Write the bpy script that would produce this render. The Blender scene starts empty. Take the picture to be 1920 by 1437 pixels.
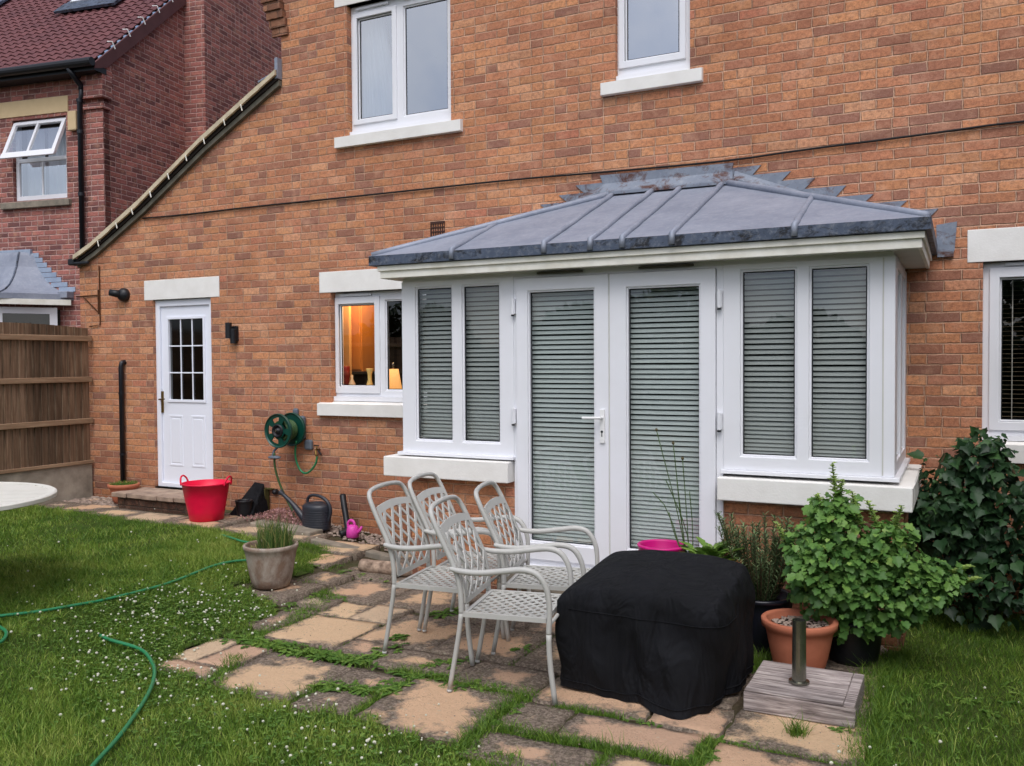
import bpy, math, random
import numpy as np
from mathutils import Vector, Matrix
random.seed(7); rng = np.random.default_rng(7)
PI = math.pi
sc = bpy.context.scene
col = sc.collection

# ------------------------------------------------------------------ camera
F_PX, YAW, PITCH, ROLL, CAM_Y, CAM_Z = 1661.8, .46957, -.02539, -.00603, -7.0718, 1.5481
fwd = Vector((-math.sin(YAW)*math.cos(PITCH), math.cos(YAW)*math.cos(PITCH), math.sin(PITCH)))
right0 = Vector((math.cos(YAW), math.sin(YAW), 0)); up0 = right0.cross(fwd)
rgt = math.cos(ROLL)*right0 + math.sin(ROLL)*up0; upv = rgt.cross(fwd)
cam = bpy.data.objects.new('camera', bpy.data.cameras.new('camera')); col.objects.link(cam)
m = Matrix((rgt, upv, -fwd)).transposed().to_4x4(); m.translation = Vector((0, CAM_Y, CAM_Z))
cam.matrix_world = m
cam.data.sensor_fit = 'HORIZONTAL'; cam.data.sensor_width = 36; cam.data.lens = F_PX/1920*36
cam.data.clip_start = .05; cam.data.clip_end = 500
sc.camera = cam

# ------------------------------------------------------------------ world, sun, exposure
SUN_EL, SUN_AZ = math.radians(58), math.radians(160)      # azimuth from +Y towards +X: behind the camera
w = bpy.data.worlds.new('World'); sc.world = w; w.use_nodes = True
nt = w.node_tree; nt.nodes.clear()
sky = nt.nodes.new('ShaderNodeTexSky'); sky.sky_type = 'NISHITA'; sky.sun_disc = False
sky.sun_elevation = SUN_EL; sky.sun_rotation = SUN_AZ; sky.air_density = 1.0; sky.dust_density = 4.0; sky.ozone_density = 1.0
hs = nt.nodes.new('ShaderNodeHueSaturation'); hs.inputs['Saturation'].default_value = .5
bg = nt.nodes.new('ShaderNodeBackground'); bg.inputs['Strength'].default_value = .12
wo = nt.nodes.new('ShaderNodeOutputWorld')
tc = nt.nodes.new('ShaderNodeTexCoord'); cn = nt.nodes.new('ShaderNodeTexNoise'); cn.inputs['Scale'].default_value = 2.6; cn.inputs['Detail'].default_value = 6; cn.inputs['Roughness'].default_value = .55
cr = nt.nodes.new('ShaderNodeValToRGB'); cr.color_ramp.elements[0].position = .36; cr.color_ramp.elements[0].color = (.62, .72, .92, 1); cr.color_ramp.elements[1].position = .66; cr.color_ramp.elements[1].color = (1.36, 1.31, 1.26, 1)
mu = nt.nodes.new('ShaderNodeMix'); mu.data_type = 'RGBA'; mu.blend_type = 'MULTIPLY'; mu.inputs['Factor'].default_value = 1
nt.links.new(tc.outputs['Generated'], cn.inputs['Vector']); nt.links.new(cn.outputs[0], cr.inputs[0]); nt.links.new(sky.outputs[0], hs.inputs['Color'])
nt.links.new(hs.outputs[0], mu.inputs['A']); nt.links.new(cr.outputs[0], mu.inputs['B']); nt.links.new(mu.outputs['Result'], bg.inputs[0]); nt.links.new(bg.outputs[0], wo.inputs[0])
sd = bpy.data.lights.new('sun', 'SUN'); sd.energy = .9; sd.angle = math.radians(40); sd.color = (1, .975, .94)
so = bpy.data.objects.new('sun', sd); col.objects.link(so)
sdir = Vector((math.sin(SUN_AZ)*math.cos(SUN_EL), math.cos(SUN_AZ)*math.cos(SUN_EL), math.sin(SUN_EL)))
so.rotation_euler = sdir.to_track_quat('Z', 'Y').to_euler(); so.location = (0, -10, 20)
vs = sc.view_settings; vs.view_transform = 'Standard'; vs.look = 'None'; vs.gamma = 1; vs.exposure = 0.44; vs.use_curve_mapping = False
sc.cycles.max_bounces = 6; sc.cycles.transparent_max_bounces = 12

# ------------------------------------------------------------------ ground height
def gz(x):
    return float(np.interp(x, [-6.3, -5.2, -4.5, -4.1], [-.03, -.12, -.22, -.24]))
def gzv(x):
    return np.interp(x, [-6.3, -5.2, -4.5, -4.1], [-.03, -.12, -.22, -.24])

# ------------------------------------------------------------------ materials
def lin(c):
    c = c/255
    return c/12.92 if c <= .04045 else ((c+.055)/1.055)**2.4
def S(r, g, b): return (lin(r), lin(g), lin(b), 1)
class NT:
    def __init__(s, name, rough=.6, spec=.4):
        s.m = bpy.data.materials.new(name); s.m.use_nodes = True; s.t = s.m.node_tree
        s.b = s.t.nodes['Principled BSDF']; s.b.inputs['Roughness'].default_value = rough
        s.b.inputs['Specular IOR Level'].default_value = spec
        s.out = s.t.nodes['Material Output']
    def n(s, typ, **kw):
        nd = s.t.nodes.new('ShaderNode'+typ)
        for k, v in kw.items():
            if k.startswith('i_'):
                key = k[2:]; key = int(key) if key.isdigit() else key.replace('_', ' ')
                s.set(nd.inputs[key], v)
            else: setattr(nd, k, v)
        return nd
    def set(s, sock, v):
        if hasattr(v, 'is_output') or isinstance(v, bpy.types.NodeSocket): s.t.links.new(v, sock)
        else: sock.default_value = v
    def math(s, op, a, b=0.0, c=None, clamp=False):
        nd = s.t.nodes.new('ShaderNodeMath'); nd.operation = op; nd.use_clamp = clamp
        s.set(nd.inputs[0], a); s.set(nd.inputs[1], b)
        if c is not None: s.set(nd.inputs[2], c)
        return nd.outputs[0]
    def mix(s, fac, a, b, mode='MIX'):
        nd = s.t.nodes.new('ShaderNodeMix'); nd.data_type = 'RGBA'; nd.blend_type = mode
        s.set(nd.inputs['Factor'], fac); s.set(nd.inputs['A'], a); s.set(nd.inputs['B'], b)
        return nd.outputs['Result']
    def ramp(s, fac, stops, interp='LINEAR'):
        nd = s.t.nodes.new('ShaderNodeValToRGB'); nd.color_ramp.interpolation = interp
        e = nd.color_ramp.elements
        while len(e) < len(stops): e.new(.5)
        for i, (p, c) in enumerate(stops): e[i].position = p; e[i].color = c
        s.set(nd.inputs[0], fac); return nd.outputs[0]
    def noise(s, vec, scale, detail=4, rough=.55, dist=0):
        nd = s.t.nodes.new('ShaderNodeTexNoise'); s.set(nd.inputs['Vector'], vec)
        nd.inputs['Scale'].default_value = scale; nd.inputs['Detail'].default_value = detail
        nd.inputs['Roughness'].default_value = rough; nd.inputs['Distortion'].default_value = dist
        return nd.outputs[0]
    def pos(s): return s.n('NewGeometry').outputs['Position']
    def obj(s): return s.n('TexCoord').outputs['Object']
    def uv(s): return s.n('TexCoord').outputs['UV']
    def scalev(s, vec, sx, sy, sz):
        nd = s.t.nodes.new('ShaderNodeVectorMath'); nd.operation = 'MULTIPLY'; s.set(nd.inputs[0], vec); nd.inputs[1].default_value = (sx, sy, sz)
        return nd.outputs[0]
    def rng01(s, v, a, b):
        nd = s.t.nodes.new('ShaderNodeMapRange'); s.set(nd.inputs[0], v); nd.inputs[1].default_value = a; nd.inputs[2].default_value = b
        return nd.outputs[0]
    def color(s, c): s.set(s.b.inputs['Base Color'], c)
    def bump(s, h, dist=.004, strength=1):
        nd = s.t.nodes.new('ShaderNodeBump'); nd.inputs['Distance'].default_value = dist; nd.inputs['Strength'].default_value = strength
        s.set(nd.inputs['Height'], h); s.t.links.new(nd.outputs[0], s.b.inputs['Normal'])

def brick_mat(name, stops, mortar, bright=1.0, stain=.35, edge=.006):
    k = NT(name, .9, .15)
    uv = k.uv(); sep = k.n('SeparateXYZ', i_0=uv); u, v = sep.outputs[0], sep.outputs[1]
    wob = k.noise(uv, 17, 4, .65); wob2 = k.noise(k.scalev(uv, 1.3, 1, 1), 13, 4, .6)
    u = k.math('ADD', u, k.math('MULTIPLY', k.math('SUBTRACT', wob, .5), .018))
    v = k.math('ADD', v, k.math('MULTIPLY', k.math('SUBTRACT', wob2, .5), .014))
    vr = k.math('DIVIDE', v, .075); row = k.math('FLOOR', vr)
    rw = k.n('TexWhiteNoise', noise_dimensions='1D', i_W=row).outputs[0]
    uu = k.math('ADD', k.math('DIVIDE', u, .225), k.math('ADD', k.math('MULTIPLY', k.math('MODULO', k.math('ABSOLUTE', row), 2), .5), k.math('MULTIPLY', rw, .08)))
    cl = k.math('FLOOR', uu)
    spl = k.math('GREATER_THAN', k.n('TexWhiteNoise', noise_dimensions='3D', i_Vector=k.n('CombineXYZ', i_0=cl, i_1=row, i_2=7.0).outputs[0]).outputs[0], .80)
    ss = k.math('ADD', 1.0, spl); u2 = k.math('MULTIPLY', uu, ss); wdt = k.math('DIVIDE', .225, ss)
    cl = k.math('ADD', k.math('FLOOR', u2), k.math('MULTIPLY', spl, 5000.0))
    fu = k.math('MULTIPLY', k.math('FRACT', u2), wdt); fv = k.math('MULTIPLY', k.math('FRACT', vr), .075)
    du = k.math('MINIMUM', fu, k.math('SUBTRACT', wdt, fu)); dv = k.math('MINIMUM', fv, k.math('SUBTRACT', .075, fv))
    d = k.math('MINIMUM', du, dv)
    mask = k.n('MapRange', interpolation_type='SMOOTHSTEP', i_0=d, i_1=edge*.45, i_2=edge*1.25).outputs[0]
    idv = k.n('CombineXYZ', i_0=cl, i_1=row, i_2=0.0).outputs[0]
    wn = k.n('TexWhiteNoise', noise_dimensions='3D', i_Vector=idv)
    c = k.ramp(wn.outputs[0], stops, 'LINEAR')
    hv = k.n('HueSaturation', i_Hue=.5, i_Saturation=1.0, i_Value=k.math('ADD', .86, k.math('MULTIPLY', k.n('SeparateColor', i_0=wn.outputs[1]).outputs[1], .28)), i_Color=c).outputs[0]
    nz = k.noise(uv, 34, 6, .72); nl = k.noise(uv, .9, 4, .6); nm = k.noise(uv, 7, 4, .6)
    c = k.mix(k.math('MULTIPLY', k.rng01(nz, .42, .64), .65), hv, S(128, 84, 66), 'MIX')
    c = k.mix(k.math('MULTIPLY', k.rng01(nm, .52, .72), .4), c, S(210, 164, 134))
    mort = k.mix(k.rng01(k.noise(uv, 9, 4, .7), .38, .66), mortar, (mortar[0]*.55, mortar[1]*.52, mortar[2]*.5, 1)); c = k.mix(k.math('MULTIPLY', k.math('SUBTRACT', 1, mask), .78), c, mort)  # dark mortar mix: dirt plus the shade of recessed joints put into the colour
    c = k.mix(k.math('MULTIPLY', k.rng01(nl, .45, .75), stain), c, S(150, 120, 105), 'MULTIPLY')
    zz = k.n('SeparateXYZ', i_0=k.pos()).outputs[2]
    lowdark = k.math('MULTIPLY', k.n('MapRange', i_0=k.math('ADD', zz, k.math('MULTIPLY', nl, .5)), i_1=.75, i_2=.05).outputs[0], .5)  # brick gets darker towards the ground
    c = k.mix(lowdark, c, S(150, 132, 112), 'MULTIPLY')
    sp = k.noise(uv, 95, 3, .8); c = k.mix(k.math('MULTIPLY', k.rng01(sp, .52, .70), .45), c, S(96, 66, 54)); c = k.mix(k.math('MULTIPLY', k.rng01(sp, .44, .30), .25), c, S(226, 186, 158))
    c = k.n('HueSaturation', i_Hue=.5, i_Saturation=1.0, i_Value=bright, i_Color=c).outputs[0]
    k.color(c)
    h = k.math('ADD', k.math('MULTIPLY', mask, 1.0), k.math('MULTIPLY', nz, .55))
    k.bump(h, .012, 1.0)
    return k.m
M = {}
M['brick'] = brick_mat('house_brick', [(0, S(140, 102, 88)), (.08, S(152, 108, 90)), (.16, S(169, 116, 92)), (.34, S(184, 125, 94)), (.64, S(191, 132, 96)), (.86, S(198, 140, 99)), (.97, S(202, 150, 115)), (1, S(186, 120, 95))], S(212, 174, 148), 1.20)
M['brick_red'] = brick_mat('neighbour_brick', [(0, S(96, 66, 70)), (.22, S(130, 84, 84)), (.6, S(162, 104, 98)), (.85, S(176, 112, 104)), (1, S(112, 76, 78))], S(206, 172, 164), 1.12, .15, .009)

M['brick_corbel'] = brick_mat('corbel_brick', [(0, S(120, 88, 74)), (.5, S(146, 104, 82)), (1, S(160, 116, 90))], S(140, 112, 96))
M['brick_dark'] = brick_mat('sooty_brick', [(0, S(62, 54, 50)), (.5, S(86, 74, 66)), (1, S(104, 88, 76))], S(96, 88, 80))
def simple(name, c, rough=.6, spec=.4, vary=.0, scale=8, c2=None, bump=0, bscale=60, metal=0, detail=4):
    k = NT(name, rough, spec); o = k.obj()
    if vary or c2:
        n = k.rng01(k.noise(o, scale, detail, .6), .35, .7)
        k.color(k.mix(k.math('MULTIPLY', n, vary if vary else 1.0), c, c2 if c2 else (c[0]*.5, c[1]*.5, c[2]*.5, 1)))
    else: k.color(c)
    if bump: k.bump(k.noise(o, bscale, 4), bump)
    k.b.inputs['Metallic'].default_value = metal
    return k.m
M['upvc'] = simple('white_upvc', S(233, 234, 239), .35, .4, .22, 2.2, S(206, 206, 202))
M['upvc_door'] = simple('white_door', S(236, 239, 248), .4, .4)
M['cast_stone'] = simple('painted_stone', S(238, 236, 231), .8, .2, .35, 5, S(206, 202, 194), .0015, 80)
M['stone_grey'] = simple('weathered_sill', S(150, 140, 125), .85, .2, .7, 9, S(95, 92, 84), .002, 60)
M['stone_buff'] = simple('buff_lintel', S(214, 190, 150), .85, .2, .3, 6, S(190, 165, 125), .001, 60)
M['fascia'] = simple('cream_paint', S(240, 238, 228), .6, .3, .5, 6, S(200, 194, 172), .001, 40)
M['soffit'] = simple('soffit_paint', S(205, 204, 198), .7, .2, .3, 5, S(160, 160, 150))
M['black_plastic'] = simple('black_plastic', S(26, 28, 32), .45, .4, .2, 20)
M['black_pipe'] = simple('black_pipe', S(24, 27, 34), .35, .45)
M['dark_frame'] = simple('dark_gasket', S(30, 32, 36), .6, .3)
M['slat'] = simple('blind_slat', S(158, 164, 161), .5, .3)
M['slat_door'] = simple('door_blind_slat', S(178, 187, 184), .5, .3)
M['curtain'] = simple('net_curtain', S(204, 210, 218), .9, .1)
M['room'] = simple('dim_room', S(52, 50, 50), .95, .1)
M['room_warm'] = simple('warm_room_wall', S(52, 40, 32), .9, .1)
M['wood_cab'] = simple('honey_wood', S(196, 130, 62), .5, .3)
M['chair'] = simple('powder_coated_metal', S(186, 185, 180), .42, .4, .22, 12, S(158, 156, 148), .0004, 220)
M['red_plastic'] = simple('red_rubber', S(234, 14, 66), .45, .4, .25, 6, S(150, 10, 30))
M['grey_can'] = simple('grey_plastic', S(46, 49, 57), .4, .45, .25, 10)
M['pink'] = simple('pink_plastic', S(214, 70, 168), .4, .4)
M['magenta'] = simple('magenta_plastic', S(200, 20, 120), .4, .4)
M['reel'] = simple('green_plastic', S(8, 66, 54), .38, .45, .3, 10)
M['reel_grey'] = simple('reel_bracket', S(98, 106, 116), .5, .4)
M['hose'] = simple('green_hose', S(42, 128, 84), .35, .4, .4, 5, S(60, 110, 70))
M['hose_dark'] = simple('old_green_hose', S(62, 92, 54), .5, .3, .5, 9, S(84, 100, 64))
M['terracotta'] = simple('terracotta', S(188, 116, 88), .75, .25, .5, 6, S(150, 84, 62), .001, 70)
M['soil'] = simple('potting_soil', S(62, 48, 40), .95, .1, .8, 40, S(34, 26, 22), .01, 60)
M['pebble'] = simple('pebble', S(176, 158, 144), .8, .2, .9, 22, S(112, 96, 88))
M['concrete'] = simple('concrete', S(178, 168, 152), .9, .15, .8, 4, S(112, 104, 92), .003, 50)
M['brass'] = simple('aged_brass', S(120, 96, 50), .35, .5, metal=.8)
M['chrome'] = simple('worn_steel', S(150, 150, 140), .25, .5, .6, 12, S(92, 90, 74), metal=.9)
M['post'] = simple('mossy_post', S(84, 78, 46), .9, .1, .6, 20, S(50, 46, 28))
M['cable'] = simple('black_cable', S(28, 26, 26), .6, .3)
M['bark'] = simple('bark', S(186, 162, 142), .95, .1, .9, 14, S(74, 58, 48), .006, 40)
M['bark_dark'] = simple('twig', S(82, 70, 52), .9, .1, .6, 30)
M['table'] = simple('white_table_paint', S(226, 224, 214), .5, .4, .3, 8, S(196, 194, 184))
M['rust'] = simple('rusty_iron', S(92, 60, 40), .9, .1, .6, 30, S(60, 40, 30))
M['stem'] = simple('green_stem', S(72, 92, 52), .6, .3)
M['bud'] = simple('dry_bud', S(92, 84, 60), .8, .2)
M['white_paint'] = simple('white_gloss', S(232, 232, 230), .4, .4)
M['brown_board'] = simple('brown_bargeboard', S(98, 66, 66), .7, .2, .4, 5, S(76, 52, 54))
M['mortar_verge'] = simple('verge_mortar', S(212, 198, 170), .9, .1, .6, 9, S(160, 148, 124), .004, 40)
M['verge_under'] = simple('verge_underside', S(120, 116, 104), .9, .1, .6, 9, S(70, 66, 58))
M['verge_shadow'] = simple('verge_shadow_strip', S(58, 52, 50), .9, .1, .6, 9)  # shadow under the verge mortar, painted as a dark strip
def lead_mat(name, c1, c2, stain, rough=.45, stamt=.5, stsc=7, th=.58):
    k = NT(name, rough, .35); o = k.pos()
    n1 = k.noise(o, 2.2, 5, .65); n2 = k.noise(k.scalev(o, 1, 1, 1.6), stsc, 6, .75, .6); n3 = k.noise(o, 28, 4, .7)
    c = k.mix(k.rng01(n1, .35, .68), c1, c2)
    c = k.mix(k.math('MULTIPLY', k.rng01(n2, th, th+.12), stamt), c, stain)
    c = k.mix(k.math('MULTIPLY', k.rng01(n3, .5, .8), .25), c, S(200, 202, 205))
    k.color(c); k.b.inputs['Metallic'].default_value = .15
    k.set(k.b.inputs['Roughness'], k.math('ADD', rough-.1, k.math('MULTIPLY', n1, .3)))
    k.bump(k.math('ADD', n1, k.math('MULTIPLY', n3, .15)), .02, .5)
    return k.m
M['lead'] = lead_mat('lead_sheet', S(150, 156, 170), S(126, 133, 148), S(98, 104, 116), .5, .35)
M['lead_edge'] = lead_mat('lead_edge', S(84, 94, 112), S(66, 76, 92), S(28, 28, 30), .5, .95, 9, .5)  # upright edge gets less sky: that shade is in the colour, plus black stains
M['lead_flash'] = lead_mat('lead_flashing', S(132, 140, 152), S(112, 120, 134), S(84, 50, 38), .55, .95, 5, .50)
def wood_mat(name, c1, c2, c3, along, sc1=1.0):
    k = NT(name, .85, .15); o = k.obj()
    s_ = [1, 1, 1]; s_ = [(26, 26, 26)[i] for i in range(3)]; s_[along] = 1.6
    g = k.noise(k.scalev(o, *s_), 1.4*sc1, 6, .7, .4); b = k.noise(o, 3, 3)
    c = k.ramp(g, [(.3, c1), (.52, c2), (.7, c3)])
    c = k.mix(k.math('MULTIPLY', k.rng01(b, .4, .7), .35), c, c1)
    at = k.n('Attribute', attribute_name='tint').outputs['Fac']
    c = k.n('HueSaturation', i_Hue=.5, i_Saturation=1.0, i_Value=k.math('ADD', .58, k.math('MULTIPLY', at, .84)), i_Color=c).outputs[0]
    k.color(c); k.bump(g, .004, .7); return k.m
M['fence'] = wood_mat('fence_wood', S(88, 70, 56), S(126, 104, 84), S(156, 134, 112), 2)
M['fence_rail'] = wood_mat('fence_rail_wood', S(124, 100, 78), S(158, 130, 104), S(176, 150, 122), 1)
M['old_wood'] = wood_mat('grey_weathered_wood', S(72, 64, 62), S(170, 158, 154), S(224, 214, 208), 0, 1.6)

def glass_mat(name, refl, tint=(1, 1, 1, 1), rough=.0, extra=None):
    k = NT(name); t = k.t
    tr = k.n('BsdfTransparent', i_Color=tint); gl = k.n('BsdfGlossy', i_Color=(1, 1, 1, 1), i_Roughness=rough)
    fc = k.n('LayerWeight', i_Blend=.5).outputs['Facing']
    f = k.math('ADD', refl+.07, k.math('MULTIPLY', k.math('POWER', fc, 4.5), .85), clamp=True)
    mx = k.n('MixShader', i_0=f); t.links.new(tr.outputs[0], mx.inputs[1]); t.links.new(gl.outputs[0], mx.inputs[2])
    t.links.new(mx.outputs[0], k.out.inputs[0]); t.nodes.remove(k.b)
    return k.m
M['glass'] = glass_mat('window_glass', .065, (.965, .98, .975, 1))
M['glass_sky'] = glass_mat('coated_window_glass', .46, (.80, .85, .88, 1))
M['glass_obscure'] = glass_mat('obscure_glass', .0, (.35, .38, .38, 1), .12)

def leaf_mat(name, stops, rough=.5, trans=.25):
    k = NT(name, rough, .35)
    at = k.n('Attribute', attribute_name='tint').outputs['Fac']
    n = k.noise(k.pos(), 3.0, 2)
    f = k.math('ADD', k.math('MULTIPLY', at, .75), k.math('MULTIPLY', n, .25))
    c = k.ramp(f, stops); k.color(c)
    if trans:
        tl = k.n('BsdfTranslucent', i_Color=c); mx = k.n('MixShader', i_0=trans)
        k.t.links.new(k.b.outputs[0], mx.inputs[1]); k.t.links.new(tl.outputs[0], mx.inputs[2]); k.t.links.new(mx.outputs[0], k.out.inputs[0])
    return k.m
M['grass'] = leaf_mat('grass_blades', [(0, S(60, 88, 28)), (.35, S(94, 130, 44)), (.7, S(128, 156, 58)), (.92, S(166, 176, 90)), (1, S(198, 184, 126))], .55, .3)
M['weed'] = leaf_mat('weed_leaves', [(0, S(54, 86, 36)), (.5, S(90, 126, 50)), (1, S(140, 166, 76))], .5, .25)
M['currant'] = leaf_mat('currant_leaves', [(0, S(54, 88, 44)), (.45, S(86, 126, 60)), (.8, S(118, 156, 76)), (1, S(170, 194, 100))], .5, .3)
M['shoot'] = leaf_mat('young_leaves', [(0, S(128, 160, 78)), (1, S(182, 204, 116))], .5, .4)
M['shrub'] = leaf_mat('dark_shrub_leaves', [(0, S(24, 44, 28)), (.5, S(42, 72, 42)), (.9, S(70, 104, 56)), (1, S(96, 130, 70))], .5, .15)
M['rosemary'] = leaf_mat('rosemary_needles', [(0, S(70, 90, 60)), (.5, S(98, 120, 80)), (1, S(132, 150, 100))], .7, .2)
M['chive'] = leaf_mat('chive_leaves', [(0, S(66, 92, 44)), (.6, S(100, 128, 62)), (1, S(188, 170, 110))], .5, .2)
M['heather'] = leaf_mat('heather', [(0, S(104, 84, 66)), (.4, S(168, 122, 120)), (1, S(198, 158, 152))], .8, .1)
M['lettuce'] = leaf_mat('lettuce_leaves', [(0, S(90, 130, 50)), (1, S(150, 182, 86))], .5, .3)
M['hedge'] = leaf_mat('hedge_leaves', [(0, S(24, 42, 24)), (.6, S(42, 66, 36)), (1, S(66, 90, 48))], .6, .1)
M['petal'] = simple('clover_white', S(206, 205, 186), .8, .2)

# ground, slabs, pots, cover
k = NT('garden_soil', .95, .1); o = k.pos(); n1 = k.noise(o, 2.5, 5, .7); n2 = k.noise(o, 45, 5, .7)
c = k.mix(k.rng01(n1, .4, .65), S(74, 64, 50), S(70, 78, 46)); c = k.mix(k.math('MULTIPLY', k.rng01(n2, .4, .7), .6), c, S(112, 98, 82))
k.color(c); k.bump(n2, .02); M['ground'] = k.m
k = NT('lawn_base', .95, .1); o = k.pos(); n1 = k.noise(o, 1.2, 5, .7); n2 = k.noise(o, 60, 5, .7)
c = k.mix(k.rng01(n2, .35, .7), S(56, 66, 32), S(86, 110, 46)); c = k.mix(k.math('MULTIPLY', n1, .4), c, S(84, 92, 50)); k.color(c); k.bump(n2, .02); M['lawn'] = k.m
k = NT('riven_slab', .85, .25); o = k.pos(); uv = k.uv()
sep = k.n('SeparateXYZ', i_0=uv)
ex = k.math('MINIMUM', sep.outputs[0], k.math('SUBTRACT', 1, sep.outputs[0])); ey = k.math('MINIMUM', sep.outputs[1], k.math('SUBTRACT', 1, sep.outputs[1]))
ed = k.math('MINIMUM', ex, ey); at = k.n('Attribute', attribute_name='tint').outputs['Fac']; at2 = k.n('Attribute', attribute_name='dirt').outputs['Fac']
nb = k.noise(o, 2.6, 5, .65); nf = k.noise(o, 55, 5, .75); nmid = k.noise(o, 13, 5, .7)
clean = k.ramp(at, [(0, S(204, 168, 142)), (.35, S(216, 178, 144)), (.7, S(222, 192, 154)), (1, S(190, 170, 152))])
clean = k.mix(k.math('MULTIPLY', k.rng01(nf, .4, .75), .3), clean, S(168, 136, 110))
dirtc = k.mix(k.rng01(nf, .42, .62), S(98, 86, 76), S(160, 144, 128)); dirtc = k.mix(k.math('MULTIPLY', k.rng01(nmid, .5, .7), .5), dirtc, S(94, 88, 62))
dm = k.math('ADD', k.math('MULTIPLY', k.math('SUBTRACT', nb, .5), 2.6), k.math('SUBTRACT', at2, k.math('MULTIPLY', ed, 1.8)))
dm = k.math('ADD', dm, k.math('MULTIPLY', k.math('SUBTRACT', nmid, .5), .9))
vo = k.n('TexVoronoi', i_Vector=o, i_Scale=26.0).outputs[0]; vo2 = k.n('TexVoronoi', i_Vector=k.scalev(o, 1.3, 1.1, 1), i_Scale=60.0).outputs[0]
sc_ = k.mix(k.rng01(dm, -.12, .18), clean, dirtc)
sc_ = k.mix(k.math('MULTIPLY', k.math('MULTIPLY', k.rng01(vo, .26, .14), k.rng01(nmid, .48, .6)), .5), sc_, S(188, 182, 160))
sc_ = k.mix(k.math('MULTIPLY', k.math('MULTIPLY', k.rng01(vo2, .30, .16), k.rng01(nb, .40, .55)), .55), sc_, S(70, 62, 52))
k.color(sc_)
k.bump(k.math('ADD', k.math('MULTIPLY', nmid, 1), k.math('MULTIPLY', nf, .9)), .016, 1.0); M['slab'] = k.m
k = NT('whitewashed_clay', .85, .2); o = k.obj(); n1 = k.noise(o, 5, 5, .7, .5); n2 = k.noise(k.scalev(o, 1, 1, .3), 22, 5, .7)
c = k.mix(k.rng01(n1, .42, .6), S(168, 156, 144), S(136, 112, 96)); c = k.mix(k.math('MULTIPLY', k.rng01(n2, .5, .72), .6), c, S(112, 98, 88)); k.color(c); k.bump(n2, .003); M['clay'] = k.m
k = NT('black_cover_fabric', .78, .2); o = k.obj(); n1 = k.noise(o, 6, 4, .6, .4); n2 = k.noise(o, 900, 2)
k.color(k.mix(k.rng01(n1, .3, .8), S(13, 14, 17), S(22, 23, 28))); k.bump(k.math('ADD', k.math('MULTIPLY', k.noise(k.scalev(o, 1, 1, .45), 5, 3, .5, 1.4), 1.0), k.math('MULTIPLY', n2, .02)), .09, .8); M['cover'] = k.m
k = NT('pantile', .75, .25); o = k.obj(); n1 = k.noise(o, 3, 4); n2 = k.noise(o, 40, 4, .7)
c = k.mix(k.rng01(n1, .35, .7), S(112, 70, 72), S(92, 58, 62)); c = k.mix(k.math('MULTIPLY', k.rng01(n2, .45, .75), .4), c, S(136, 100, 96)); k.color(c); M['tile'] = k.m
k = NT('lampshade', .8, .1); k.color(S(240, 190, 130)); k.b.inputs['Emission Color'].default_value = S(255, 178, 100); k.b.inputs['Emission Strength'].default_value = .75; M['shade'] = k.m

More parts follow.
